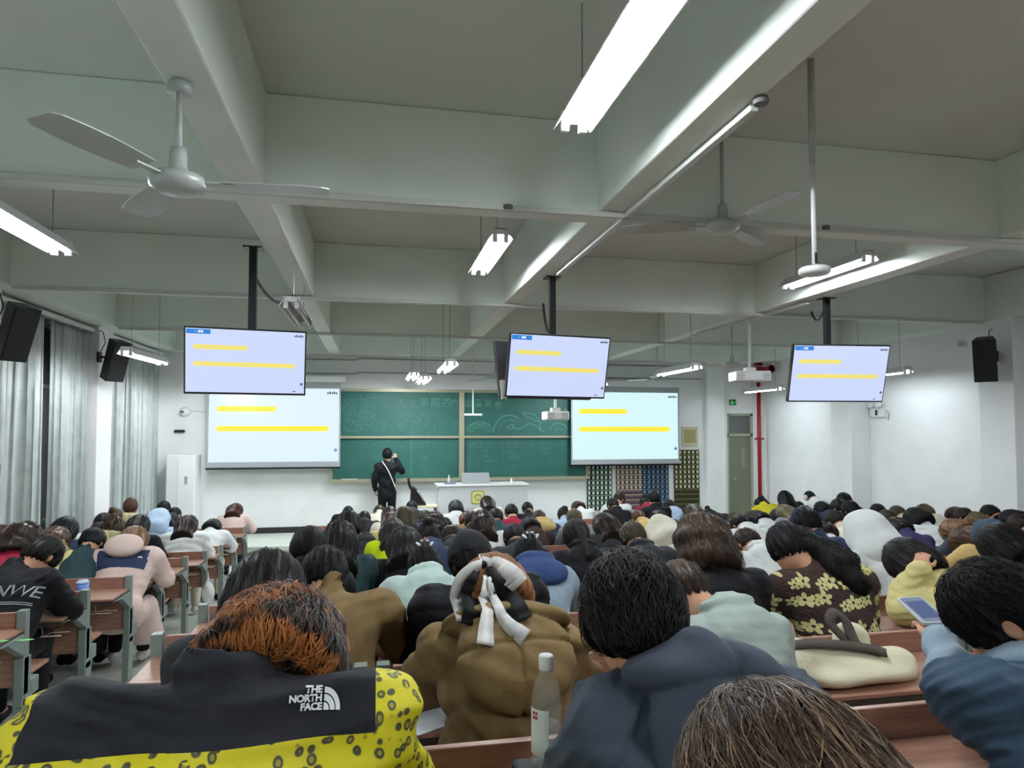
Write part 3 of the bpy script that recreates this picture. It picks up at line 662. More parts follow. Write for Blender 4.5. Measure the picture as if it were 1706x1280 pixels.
# ------------------------------------------------------------------ smooth solid modelling on a voxel grid
class Grid:
    def __init__(s, lo, hi, h):
        s.lo = np.array(lo, float); s.h = h
        s.n = np.maximum(4, np.ceil((np.array(hi, float) - s.lo) / h).astype(int) + 1)
        s.F = np.full(tuple(s.n), .12, np.float32)
    def blk(s, lo, hi):
        a = np.clip(np.floor((np.array(lo) - s.lo) / s.h).astype(int), 0, s.n); b = np.clip(np.ceil((np.array(hi) - s.lo) / s.h).astype(int) + 1, 0, s.n)
        sl = tuple(slice(a[i], b[i]) for i in range(3))
        ax = [np.arange(a[i], b[i], dtype=np.float32) * s.h + s.lo[i] for i in range(3)]
        X, Y, Z = np.meshgrid(*ax, indexing='ij')
        return sl, X, Y, Z
    def _mix(s, sl, d, k, op):
        A = s.F[sl]
        if op == 'add':
            if k > 0: hh = np.clip(.5 + .5 * (A - d) / k, 0, 1); r = A * (1 - hh) + d * hh - k * hh * (1 - hh)
            else: r = np.minimum(A, d)
        elif op == 'sub':
            d = -d
            if k > 0: hh = np.clip(.5 - .5 * (A - d) / k, 0, 1); r = A * (1 - hh) + d * hh + k * hh * (1 - hh)
            else: r = np.maximum(A, d)
        s.F[sl] = r
    def cap(s, a, b, ra, rb, k=.03, op='add', sx=1.0):
        a = np.array(a, float); b = np.array(b, float); m = max(ra, rb) / min(sx, 1.0) + .08
        sl, X, Y, Z = s.blk(np.minimum(a, b) - m, np.maximum(a, b) + m)
        if 0 in X.shape: return
        ba = b - a; ba[0] *= sx; L2 = max(1e-9, float(ba @ ba))
        x = (X - a[0]) * sx; y = Y - a[1]; z = Z - a[2]
        t = np.clip((x * ba[0] + y * ba[1] + z * ba[2]) / L2, 0, 1)
        d = np.sqrt((x - t * ba[0]) ** 2 + (y - t * ba[1]) ** 2 + (z - t * ba[2]) ** 2) - (ra + (rb - ra) * t)
        s._mix(sl, d, k, op)
    def ell(s, c, r, R=None, k=.03, op='add'):
        c = np.array(c, float); m = max(r) + .08
        sl, X, Y, Z = s.blk(c - m, c + m)
        if 0 in X.shape: return
        x = X - c[0]; y = Y - c[1]; z = Z - c[2]
        if R is not None: x, y, z = (x * R[0, i] + y * R[1, i] + z * R[2, i] for i in range(3))
        k0 = np.sqrt((x / r[0]) ** 2 + (y / r[1]) ** 2 + (z / r[2]) ** 2)
        k1 = np.sqrt((x / r[0] ** 2) ** 2 + (y / r[1] ** 2) ** 2 + (z / r[2] ** 2) ** 2) + 1e-6
        s._mix(sl, k0 * (k0 - 1) / k1, k, op)
    def full(s): return s.blk(s.lo, s.lo + s.n * s.h)
    def half(s, p, n, k=.0):   # keep the side opposite to the normal n
        sl, X, Y, Z = s.full(); n = np.array(n, float) / np.linalg.norm(n)
        d = (X - p[0]) * n[0] + (Y - p[1]) * n[1] + (Z - p[2]) * n[2]
        s._mix(sl, -d, k, 'sub')
    def disp(s, fn):
        sl, X, Y, Z = s.full(); s.F = s.F + fn(X, Y, Z).astype(np.float32)
    def mesh(s):
        F = s.F.copy()
        F[0] = F[-1] = np.maximum(F[0], .01); F[:, 0] = np.maximum(F[:, 0], .01); F[:, -1] = np.maximum(F[:, -1], .01); F[:, :, 0] = np.maximum(F[:, :, 0], .01); F[:, :, -1] = np.maximum(F[:, :, -1], .01)
        F[0] = np.maximum(F[0], .01)
        nx, ny, nz = F.shape; I = F < 0
        if not I.any(): return np.zeros((0, 3)), np.zeros((0, 4), int)
        cs = (nx - 1, ny - 1, nz - 1)
        acc = np.zeros(cs + (3,), np.float32); cnt = np.zeros(cs, np.float32)
        offs = {0: [(0, 0), (1, 0), (0, 1), (1, 1)]}
        for ax in range(3):
            A = np.take(F, range(F.shape[ax] - 1), ax); B = np.take(F, range(1, F.shape[ax]), ax)
            cr = (A < 0) != (B < 0)
            ii = np.argwhere(cr)
            if len(ii) == 0: continue
            a = A[cr]; b = B[cr]; t = a / (a - b)
            pos = ii.astype(np.float32); pos[:, ax] += t
            o = [q for q in range(3) if q != ax]
            for d0 in (0, 1):
                for d1 in (0, 1):
                    c = ii.copy(); c[:, o[0]] -= d0; c[:, o[1]] -= d1
                    ok = (c >= 0).all(1) & (c[:, 0] < cs[0]) & (c[:, 1] < cs[1]) & (c[:, 2] < cs[2])
                    cc = c[ok]; fl = np.ravel_multi_index(cc.T, cs)
                    np.add.at(acc.reshape(-1, 3), fl, pos[ok]); np.add.at(cnt.reshape(-1), fl, 1)
        act = cnt > 0; idx = -np.ones(cs, np.int64); idx[act] = np.arange(int(act.sum()))
        V = acc[act] / cnt[act][:, None] * s.h + s.lo
        Q = []
        for ax in range(3):
            A = np.take(F, range(F.shape[ax] - 1), ax); B = np.take(F, range(1, F.shape[ax]), ax)
            cr = (A < 0) != (B < 0); ii = np.argwhere(cr)
            o = [q for q in range(3) if q != ax]
            ok = (ii[:, o[0]] > 0) & (ii[:, o[1]] > 0) & (ii[:, o[0]] < cs[o[0]]) & (ii[:, o[1]] < cs[o[1]])
            ii = ii[ok]; neg = (A[cr] < 0)[ok]
            def g(d0, d1):
                c = ii.copy(); c[:, o[0]] -= d0; c[:, o[1]] -= d1; return idx[c[:, 0], c[:, 1], c[:, 2]]
            q = np.stack([g(1, 1), g(0, 1), g(0, 0), g(1, 0)], 1)
            flip = neg if ax != 1 else ~neg
            q[~flip] = q[~flip][:, ::-1]
            Q.append(q)
        return V, np.concatenate(Q)
def mk(name, V, Q, mt, parent=None, smooth=True, tris=False):
    me = bpy.data.meshes.new(name); k = Q.shape[1] if len(Q) else 4
    me.vertices.add(len(V)); me.vertices.foreach_set('co', np.asarray(V, np.float32).ravel())
    me.loops.add(len(Q) * k); me.loops.foreach_set('vertex_index', Q.ravel().astype(np.int32))
    me.polygons.add(len(Q)); me.polygons.foreach_set('loop_start', np.arange(0, len(Q) * k, k, dtype=np.int32)); me.polygons.foreach_set('loop_total', np.full(len(Q), k, np.int32))
    me.polygons.foreach_set('use_smooth', np.full(len(Q), smooth))
    me.update(calc_edges=True); me.validate()
    for m_ in (mt if isinstance(mt, (list, tuple)) else [mt]): me.materials.append(m_)
    o = bpy.data.objects.new(name, me); COL.objects.link(o)
    if parent: o.parent = parent
    return o
def nrm(v): v = np.array(v, float); return v / (np.linalg.norm(v) + 1e-9)
def frame(pitch, yaw=0.0, roll=0.0):   # columns right, forward, up of something leaning forward by pitch
    m = Matrix.Rotation(yaw, 3, 'Z') @ Matrix.Rotation(-pitch, 3, 'X') @ Matrix.Rotation(roll, 3, 'Y')
    return np.array(m)
def strands(o, n, mt, length=.10, rad=.0012, crown=None, seg=7, lift=.006, down=(0, 0, -1), wav=.003, seed=0, name='hair_strand', clump=.0, zmin=None, avoid=()):
    "many thin locks combed over a hair mesh: returned as vertices and quads"
    rnd = np.random.default_rng(seed)
    me = o.data; V = np.empty(len(me.vertices) * 3, np.float32); me.vertices.foreach_get('co', V); V = V.reshape(-1, 3)
    if len(V) < 10: return None
    polys = [tuple(p.vertices) for p in me.polygons]
    bvh = BVHTree.FromPolygons([tuple(v) for v in V], polys)
    pick = rnd.integers(0, len(polys), n)
    VV = []; QQ = []; c = 0; down = Vector(down)
    cr = Vector(crown) if crown is not None else None
    for q in pick:
        p = sum((Vector(V[i]) for i in polys[q]), Vector()) / 4
        if zmin is not None and p.z < zmin: continue
        L = length * rnd.uniform(.5, 1.15); st = L / seg; pts = []
        lf = lift * rnd.uniform(.15, 1.0); ph = rnd.uniform(0, 6.28); wv = wav * rnd.uniform(.3, 1.3); r0 = rad * rnd.uniform(.6, 1.3)
        prev = None; ok = True
        side = Vector(rnd.normal(size=3)) * .22
        for i in range(seg + 1):
            hit = bvh.find_nearest(p)
            if hit[0] is None: ok = False; break
            loc, no = hit[0], hit[1]
            d = down.copy()
            if cr is not None:
                rad_ = (loc - cr); dd = rad_.length
                wgt = max(0.0, 1 - dd / .10)
                d = d * (1 - wgt * .7) + rad_.normalized() * wgt * 1.2
            d = d + side
            t = d - no * d.dot(no)
            if t.length < 1e-4: t = Vector((1, 0, 0)).cross(no)
            t.normalize()
            sd = t.cross(no)
            if any((loc - Vector(a_)).length < r_ for a_, r_ in avoid): ok = False; break
            x = loc + no * lf * (.35 + .65 * math.sin(math.pi * min(1, i / seg * .9 + .1))) + sd * wv * math.sin(ph + i * .9)
            pts.append((x, no, sd)); p = loc + t * st
        if not ok: continue
        for i, (x, no, sd) in enumerate(pts):
            rr = r0 * (1 - .85 * (i / seg) ** 2) * (.5 + .5 * min(1, i * 1.5))
            VV += [x - sd * rr, x + no * rr * 1.1, x + sd * rr]
        for i in range(seg):
            b = c + i * 3
            QQ += [(b, b + 1, b + 4, b + 3), (b + 1, b + 2, b + 5, b + 4)]
        c += (seg + 1) * 3
    if not VV: return None
    return np.array([tuple(v) for v in VV], np.float32), np.array(QQ, np.int64)
def merge_strands(o, S_, mt=None):
    "add the locks to the hair mesh itself so the hair stays one part"
    if S_ is None: return
    V2, Q2 = S_; me = o.data
    V = np.empty(len(me.vertices) * 3, np.float32); me.vertices.foreach_get('co', V); V = V.reshape(-1, 3)
    Q = np.empty(len(me.loops), np.int32); me.loops.foreach_get('vertex_index', Q); Q = Q.reshape(-1, 4)
    n = o.name; mats = list(me.materials); par = o.parent; W_ = o.matrix_local.copy()
    k = len(V)
    me2 = mk('tmp', np.concatenate([V, V2]), np.concatenate([Q, Q2 + k]), mats)
    o.data = me2.data; bpy.data.objects.remove(me2); bpy.data.meshes.remove(me); o.data.name = n
def hairmat(name, rgb, rgb2=None, rough=.38, tip=None):
    if name in _mats: return _mats[name]
    m = mat(name, rgb, rough, spec=.17)
    nt = m.node_tree; N = nt.nodes; L = nt.links; b = N['Principled BSDF']
    g = N.new('ShaderNodeNewGeometry'); r = N.new('ShaderNodeValToRGB')
    c = lin(rgb); d = lin(rgb2 or tuple(min(255, v * 1.7 + 10) for v in rgb))
    r.color_ramp.elements[0].color = (*[v * .7 for v in c], 1); r.color_ramp.elements[1].color = (*d, 1)
    e = r.color_ramp.elements.new(.6); e.color = (*c, 1)
    L.new(g.outputs['Random Per Island'], r.inputs[0])
    tc = N.new('ShaderNodeTexCoord'); n = N.new('ShaderNodeTexNoise'); n.inputs['Scale'].default_value = 9; n.inputs['Detail'].default_value = 4
    L.new(tc.outputs['Object'], n.inputs['Vector'])
    mx = N.new('ShaderNodeMix'); mx.data_type = 'RGBA'; mx.blend_type = 'MULTIPLY'; mx.inputs[0].default_value = .55
    r2 = N.new('ShaderNodeValToRGB'); r2.color_ramp.elements[0].position = .35; r2.color_ramp.elements[1].position = .65
    r2.color_ramp.elements[0].color = (.45, .45, .45, 1); r2.color_ramp.elements[1].color = (1, 1, 1, 1)
    L.new(n.outputs['Fac'], r2.inputs[0]); L.new(r.outputs[0], mx.inputs[6]); L.new(r2.outputs[0], mx.inputs[7])
    L.new(mx.outputs[2], b.inputs['Base Color'])
    return m
def cloth(name, rgb, rough=.68, bump=.9, sheen=.02, bscale=11, noise=.05):
    return mat(name, rgb, rough, noise=noise, nscale=7, bump=bump, bscale=bscale, sheen=sheen, spec=.16)
# ------------------------------------------------------------------ bench desks
PITCH = .81
def rowY(k): return .03 + PITCH * k            # middle and right block
def lrowY(j): return 4.18 + PITCH * j          # left block
M_edge = mat('dark_laminate_edge', (52, 46, 44), .5)
def proto_desk(W, label, seat=True, desk=True):
    t = thing('bench_desk', label, 'desk')
    # origin at left end, on the floor, under the back panel
    g = .055
    MB().box(g, W - g, -.012, .012, .69, .80).build('backrest', M_wood, t, bevel=.004)
    MB().box(g, W - g, -.010, .010, .40, .655).build('lower_panel', M_wood, t, bevel=.004)
    if desk:
        d = MB().box(.01, W - .01, -.37, -.018, .700, .716).build('desktop', M_wood, t, bevel=.003)
        MB().box(.012, W - .012, -.372, -.02, .680, .699).build('edge_underside', M_edge, d)
        wr = MB()
        for i in range(int(W / .12)):
            x = .08 + i * .12
            if x > W - .06: break
            wr.tube([(x, -.33, .68), (x, -.30, .60), (x, -.06, .58), (x, -.02, .66)], .003, 5)
        wr.tube([(.04, -.30, .60), (W - .04, -.30, .60)], .004, 5).tube([(.04, -.18, .59), (W - .04, -.18, .59)], .003, 5)
        wr.build('book_basket', M_wire, t, smooth=True)
    for s, x in ((1, 0.0), (-1, W)):
        a, b = (x, x + .045) if s > 0 else (x - .045, x)
        m = MB().box(a, b, -.028, .022, .36, .812)
        m.box(a, b, -.04, .05, .30, .56)
        m.hexa([(a, -.05, 0), (b, -.05, 0), (a, .05, 0), (b, .05, 0), (a, -.03, .34), (b, -.03, .34), (a, .07, .34), (b, .07, .34)])
        m.hexa([(a, -.20, .675), (b, -.20, .675), (a, -.03, .57), (b, -.03, .57), (a, -.34, .69), (b, -.34, .69), (a, -.03, .69), (b, -.03, .69)])
        lg = m.build('leg', M_steel, t, bevel=.003)
        if seat:
            MB().box(a, b, .05, .15, .33, .42).build('seat_hinge', M_steel, lg, bevel=.01)
    if seat:
        MB().box(g, W - g, .06, .40, .405, .428).build('seat', M_wood, t, bevel=.008)
    return t
ordn = ['first', 'second', 'third', 'fourth', 'fifth', 'sixth', 'seventh', 'eighth', 'ninth', 'tenth', 'eleventh', 'twelfth', 'thirteenth', 'fourteenth', 'fifteenth', 'sixteenth']
def desks(W, x0, Ys, labf, group, proto=None):
    for i, Y in enumerate(Ys):
        if i == 0: o = proto = proto_desk(W, labf(i))
        else: o = copy_tree(proto); o['label'] = labf(i)
        o['group'] = group
        o.location = (x0, Y, zf(Y))
    return proto
desks(1.9, -1.84 - 1.9, [lrowY(j) for j in range(-1, 9)], lambda i: 'left block bench desk beside the aisle, %s row from the camera' % ordn[i], 'bench desks of the left block')
kk = list(range(0, 14))
desks(.93, -.95, [rowY(k) for k in kk], lambda i: 'short bench desk right of the aisle, %s row from the camera' % ordn[i], 'short bench desks beside the aisle')
desks(2.4, .012, [rowY(k) for k in kk], lambda i: 'bench desk in the middle of the hall, %s row from the camera' % ordn[i], 'bench desks of the middle block')
desks(2.4, 2.43, [rowY(k) for k in kk], lambda i: 'bench desk right of the middle, %s row from the camera' % ordn[i], 'bench desks right of the middle')
desks(2.3, 4.85, [rowY(k) for k in kk[2:]], lambda i: 'bench desk nearest the right wall, %s row from the camera' % ordn[i + 2], 'bench desks by the right wall')
# ------------------------------------------------------------------ people
SKIN = mat('skin', (196, 146, 118), .5, noise=.04, nscale=12); SKIN.node_tree.nodes['Principled BSDF'].inputs['Subsurface Weight'].default_value = .0
HAIR = {
 'black': hairmat('black_hair', (15, 14, 16), (34, 34, 38), .5), 'soft': hairmat('soft_black_hair', (22, 20, 20), (50, 46, 44), .48),
 'dbrown': hairmat('dark_brown_hair', (38, 29, 25), (80, 62, 50)), 'brown': hairmat('brown_hair', (78, 56, 42), (140, 104, 76)),
 'auburn': hairmat('auburn_hair', (104, 56, 38), (168, 96, 60)), 'light': hairmat('light_brown_hair', (112, 82, 58), (178, 138, 96)),
 'copper': hairmat('copper_hair', (134, 86, 52), (190, 130, 84)), 'olive': hairmat('olive_brown_hair', (64, 58, 44), (116, 106, 80)),
 'red': hairmat('dark_red_hair', (56, 30, 27), (104, 56, 46)),
}
CL = {}
def clo(name, rgb, **k):
    if name not in CL: CL[name] = cloth(name.replace(' ', '_') + '_cloth', rgb, **k)
    return CL[name]
for n_, c_ in (('black', (17, 18, 22)), ('charcoal', (44, 46, 50)), ('navy', (24, 28, 46)), ('white', (208, 212, 212)), ('cream', (206, 202, 184)), ('pink', (206, 184, 176)), ('grey', (124, 130, 132)),
               ('mint', (176, 196, 190)), ('sage', (150, 162, 156)), ('lime', (176, 200, 20)), ('yellow', (190, 180, 40)), ('tan', (184, 160, 104)), ('brown', (98, 76, 50)), ('blue', (46, 64, 104)), ('ltblue', (158, 178, 200)),
               ('purple', (48, 42, 78)), ('red', (140, 30, 56)), ('lavender', (186, 182, 206)), ('slate', (58, 66, 78)), ('denim', (52, 70, 88)), ('custard', (202, 190, 132)), ('darkbrown', (56, 40, 36)), ('teal', (40, 62, 66)), ('khaki', (110, 90, 58)), ('bluegrey', (134, 152, 166))):
    clo(n_, c_)
PANTS = [clo('black', 0), clo('navy', 0), clo('charcoal', 0), clo('denim', 0)]
M_fur = hairmat('cream_fur', (190, 180, 134), (222, 214, 172), .8)
M_furw = hairmat('white_fur', (204, 208, 210), (236, 238, 240), .8)
M_shoe = mat('white_shoe', (206, 206, 204), .5)
def dirv(a, s=0.0): return np.array([math.sin(s), math.sin(a) * math.cos(s), math.cos(a) * math.cos(s)])

def skeleton(L, hp=None, side=0.0, hx=0.0, hyaw=0.0, arms=None, T=.50, width=1.0, drop=.061, hoff=(0, 0, 0)):
    J = {}; J['L'] = L
    hip = np.array([0, 0, .51]); nb = hip + T * dirv(L, side); Rt = frame(L, 0, side)
    J['hip'] = hip; J['nb'] = nb; J['Rt'] = Rt
    hp = L * .55 + R(14) if hp is None else hp
    J['hp'] = hp; Rh = frame(L + hp, hyaw, side); J['Rh'] = Rh
    J['hc'] = nb + .165 * nrm(Rh[:, 2] + .3 * Rt[:, 2]) + np.array([hx, 0, 0]) + np.array(hoff)
    sw = .175 * width
    for s, n in ((-1, 'l'), (1, 'r')):
        sh = nb + Rt @ np.array([s * sw, 0, -.05]); J['sh' + n] = sh
        dz = .70 - drop
        el = np.array([s * (.255 * width), max(.17, sh[1] + .10), max(dz + .045, min(sh[2] - .27, .80))]); 
        wr = np.array([s * .10, el[1] + .20, dz + .04]); hd = wr + np.array([-s * .03, .075, -.005])
        if arms and n in arms: el, wr, hd = [np.array(v, float) for v in arms[n]]
        J['el' + n] = el; J['wr' + n] = wr; J['hd' + n] = hd
        J['hj' + n] = np.array([s * .09, .02, .49]); J['kn' + n] = np.array([s * .11, .40, .50]); J['an' + n] = np.array([s * .11, .36, .09]); J['ft' + n] = np.array([s * .12, .50, .035])
    return J
def add_head(g, J, fine):
    hc, Rh = J['hc'], J['Rh']; W = lambda x, y, z: hc + Rh @ np.array([x, y, z])
    g.ell(hc, (.074, .092, .108), Rh, .02)
    g.ell(W(0, .028, -.055), (.055, .062, .06), Rh, .03)
    g.cap(W(0, .088, -.01), W(0, .108, -.033), .010, .014, .012)
    g.ell(W(0, .083, -.062), (.024, .012, .010), Rh, .01)
    for s in (-1, 1):
        g.ell(W(s * .030, .098, .004), (.018, .014, .012), Rh, .008, 'sub')
        g.ell(W(s * .030, .084, .002), (.013, .012, .011), Rh, .002)
        g.ell(W(s * .077, -.004, -.018), (.011, .020, .031), Rh, .006)
        if fine: g.ell(W(s * .088, .002, -.016), (.006, .010, .018), Rh, .006, 'sub')
    g.cap(J['nb'] - .03 * J['Rt'][:, 2], hc + Rh @ np.array([0, -.02, -.06]), .056, .052, .03)
def hand(g, wr, hd, s, up=(0, 0, 1), curl=.5, r=.0085):
    f = nrm(np.array(hd) - np.array(wr)); up = nrm(np.array(up) - f * (np.array(up) @ f)); sd = np.cross(f, up)
    pc = np.array(wr) + f * .05
    g.ell(pc, (.040, .046, .017), np.stack([sd, f, up], 1), .015)
    for i, (o, l) in enumerate(((-.028, .066), (-.010, .076), (.009, .071), (.027, .056))):
        a = pc + f * .036 + sd * o * s * -1
        b = a + (f * .75 - up * .35 * curl * 2) * l * .5; c = b + (f * .35 - up * .95 * curl * 1.4) * l * .5
        g.cap(a, b, r * 1.08, r, .006); g.cap(b, c, r, r * .85, .004)
    a = pc + sd * s * -.030 - f * .02; b = a + sd * s * -.025 + f * .028 - up * .01; c = b + f * .03 - up * .012
    g.cap(a, b, .012, .010, .010); g.cap(b, c, .010, .008, .004)
def body_mesh(J, h, fine=False):
    g = Grid((-.42, -.34, 0.0), (.42, max(.95, J['hc'][1] + .2), J['hc'][2] + .2), h)
    g.cap(J['hip'], J['hip'] + .22 * J['Rt'][:, 2], .10, .085, .05, sx=.8)
    g.cap(J['hip'] + .22 * J['Rt'][:, 2], J['nb'] - .10 * J['Rt'][:, 2], .085, .085, .05, sx=.75)
    g.cap(J['shl'], J['shr'], .042, .042, .05)
    add_head(g, J, fine)
    for n, s in (('l', -1), ('r', 1)):
        g.cap(J['sh' + n], J['el' + n], .05, .038, .03); g.cap(J['el' + n], J['wr' + n], .038, .026, .02)
        hand(g, J['wr' + n], J['hd' + n], s, J.get('up' + n, (0, 0, 1)), J.get('curl' + n, .4), r=.0085 if h < .011 else .0105)
        g.cap(J['hj' + n], J['kn' + n], .08, .055, .03); g.cap(J['kn' + n], J['an' + n], .052, .034, .02); g.cap(J['an' + n], J['ft' + n], .036, .026, .02)
    return g.mesh()
def jacket_mesh(J, h, puff=.018, qa=0.0, qs=.085, hood=None, collar=.03, wr_noise=.006, skip='', seed=0, long=0.0, sleeve=1.0, lo=.42, bulk=1.0):
    g = Grid((-.46, -.40, lo - .04), (.46, max(.8, J['nb'][1] + .3, J['elr'][1] + .35, J['ell'][1] + .35), J['nb'][2] + .36), h)
    Rt = J['Rt']; p = puff; hip, nb = J['hip'], J['nb']; T = lambda x, y, z: nb + Rt @ np.array([x, y, z])
    g.ell(hip + np.array([0, 0, .02]), ((.165 + p) * bulk, .125 + p, .14), None, .05)
    g.ell(T(0, .0, -.30), ((.160 + p) * bulk, .115 + p, .17), Rt, .06)
    g.ell(T(0, -.005, -.15), ((.178 + p) * bulk, .118 + p, .16), Rt, .06)
    g.cap(J['shl'], J['shr'], .062 + p * .8, .062 + p * .8, .06)
    g.cap(T(0, -.01, -.03), T(0, 0, .03), .085, .066, .05)
    for n in ('l', 'r'):
        if n == skip: g.cap(J['sh' + n], J['sh' + n] * .55 + J['el' + n] * .45, .075 + p, .078 + p, .04); continue
        g.cap(J['sh' + n], J['el' + n], .060 + p, .052 + p * .9, .035); e = J['wr' + n] * sleeve + J['el' + n] * (1 - sleeve)
        g.cap(J['el' + n], e, .052 + p * .9, .040 + p * .6, .025)
    if collar:
        g.cap(T(0, -.005, .0), T(0, .0, .045 + collar * .5), .078, .072, .015)
    if hood == 'down':
        g.ell(T(0, -.085, -.045), (.13, .048, .09), frame(J['L'] + R(14)), .02)
        g.ell(T(0, -.035, .05), (.105, .07, .035), frame(J['L']), .02)
    rnd = np.random.default_rng(seed)
    w_ = rnd.normal(size=(5, 3)) * 14; f_ = rnd.uniform(0, 6.28, 8); w2 = rnd.normal(size=(3, 3)) * 34
    def dd(X, Y, Z):
        d = 0
        for i in range(5): d = d + np.sin(w_[i, 0] * X + w_[i, 1] * Y + w_[i, 2] * Z * 1.6 + f_[i])
        d = d * wr_noise * .5
        for i in range(3): d = d + wr_noise * .45 * np.abs(np.sin(w2[i, 0] * X + w2[i, 1] * Y + w2[i, 2] * Z * 1.5 + f_[5 + i] + 2 * np.sin(X * 9 + Z * 11)))
        if qa:
            s_ = ((X - hip[0]) * Rt[0, 2] + (Y - hip[1]) * Rt[1, 2] + (Z - hip[2]) * Rt[2, 2]) + .008 * np.sin(X * 17 + f_[0])
            q = np.abs(np.sin(math.pi * s_ / qs)); d = d + qa * 1.35 * (1 - q ** .55)
        return d
    g.disp(dd)
    g.half((0, 0, lo), (0, 0, -1), .01)
    if collar:   # open neck
        g.cap(T(0, .005, .04), T(0, .01, .30), .056, .066, .006, 'sub')
    for n in ('l', 'r'):   # cuff end
        f = nrm(J['wr' + n] - J['el' + n])
    return g.mesh()
def hair_mesh(J, style, h, t=.022, seed=0, amp=.0025):
    hc, Rh, Rt, nb = J['hc'], J['Rh'], J['Rt'], J['nb']
    lo = hc - np.array([.26, .30, .62 if style in ('long', 'wavy') else .30]); hi = hc + np.array([.26, .24, .2])
    g = Grid(lo, hi, h); W = lambda x, y, z: hc + Rh @ np.array([x, y, z])
    g.ell(W(0, -.010, .008), (.077 + t, .093 + t, .109 + t), Rh, 0)
    back = nb + Rt @ np.array([0, -.135, -.10]); back2 = nb + Rt @ np.array([0, -.165, -.26])
    if style in ('bob', 'curly'):
        g.cap(W(0, -.030, -.01), W(0, -.035, -.105), .085 + t * .8, .088 + t * .9, .03, sx=.92)
    if style in ('long', 'wavy'):
        g.cap(W(0, -.030, -.01), W(0, -.045, -.09), .082 + t * .9, .086 + t, .04, sx=.92)
        m = .5 * (W(0, -.05, -.13) + back)
        g.cap(W(0, -.05, -.10), back, .085, .075 if style == 'long' else .09, .04, sx=.72); g.cap(back, back2, .07, .045, .04, sx=.62)
    g.ell(W(0, .128, -.045), (.064, .085, .105), Rh, .012, 'sub')          # face opening
    if style in ('short', 'tight', 'bun', 'pony', 'clip'):
        n_ = Rh @ np.array([0, .62, -1.0]); g.half(W(0, -.005, -.060 if style == 'short' else -.070), n_, .02)
    if style in ('bob', 'curly'): g.half(W(0, 0, -.155), Rh @ np.array([0, .15, -1.0]), .012)
    if style == 'short':
        for s in (-1, 1): g.ell(W(s * .112, .0, -.030), (.045, .026, .040), Rh, .008, 'sub')
    if style == 'bun': g.ell(W(0, -.118 - t * .5, .035), (.043, .036, .043), Rh, .012)
    if style == 'topbun': g.ell(W(0, -.05, .14), (.04, .04, .034), Rh, .012)
    if style == 'pony':
        a = W(0, -.105 - t, .03); b = W(0, -.14, -.06); c = nb + Rt @ np.array([0, -.15, -.06])
        g.cap(a, b, .026, .034, .012); g.cap(b, c, .034, .016, .012)
    if style == 'lowpony':
        a = W(0, -.085, -.06); c = nb + Rt @ np.array([0, -.15, -.12])
        g.cap(a, c, .034, .018, .02)
    if style == 'clip':
        g.cap(W(0, -.10, -.03), W(.01, -.115, .06), .030, .024, .015)
    rnd = np.random.default_rng(seed); ph = rnd.uniform(0, 6.28, 6)
    def dd(X, Y, Z):
        x, y, z = (( X - hc[0]) * Rh[0, i] + (Y - hc[1]) * Rh[1, i] + (Z - hc[2]) * Rh[2, i] for i in range(3))
        an = np.arctan2(x, -y + .02)
        f = 1.0 if style != 'wavy' else 1.0
        d = np.sin(an * 19 + ph[0] + 8 * z * np.sin(ph[1])) + .7 * np.sin(an * 31 + ph[2] + 20 * z) + (2.5 * np.sin(z * 60 + an * 3 + ph[3]) if style in ('wavy', 'curly') else 0)
        return amp * d
    g.disp(dd)
    return g.mesh()
def hood_mesh(J, h, t=.04, kind='hood', peak=.0):
    hc, Rh, nb, Rt = J['hc'], J['Rh'], J['nb'], J['Rt']
    g = Grid(hc - np.array([.28, .28, .36]), hc + np.array([.28, .28, .26]), h); W = lambda x, y, z: hc + Rh @ np.array([x, y, z])
    if kind == 'hood':
        g.ell(W(0, -.025, -.005), (.094 + t, .112 + t, .118 + t), Rh, 0); g.cap(W(0, -.045, -.05), nb + Rt @ np.array([0, -.045, .02]), .09 + t, .12 + t * .5, .06, sx=.85)
        
        g.disp(lambda X, Y, Z: .003 * np.sin(X * 31 + Z * 22) + .0025 * np.sin(Z * 47 - X * 20) + .002 * np.sin(Y * 50))
        g.ell(W(0, .15, -.03), (.07, .11, .115), Rh, .01, 'sub')
        g.half(nb - .10 * Rt[:, 2], -Rt[:, 2], .02)
    if kind == 'beanie':
        g.ell(W(0, -.008, .018), (.079 + t, .096 + t, .112 + t), Rh, 0)
        n_ = Rh @ np.array([0, .35, -1.0]); g.half(W(0, 0, -.005 if t < .03 else -.03), n_, .01)
        g2 = W(0, 0, 0)
    if kind == 'cap':
        g.ell(W(0, -.005, .02), (.080 + t, .097 + t, .105 + t), Rh, 0)
        g.half(W(0, 0, .020), Rh @ np.array([0, .22, -1.0]), .006)
        g.ell(W(0, .135, .035), (.07, .07, .010), Rh @ np.array(Matrix.Rotation(R(-12), 3, 'X')), .008)
    return g.mesh()
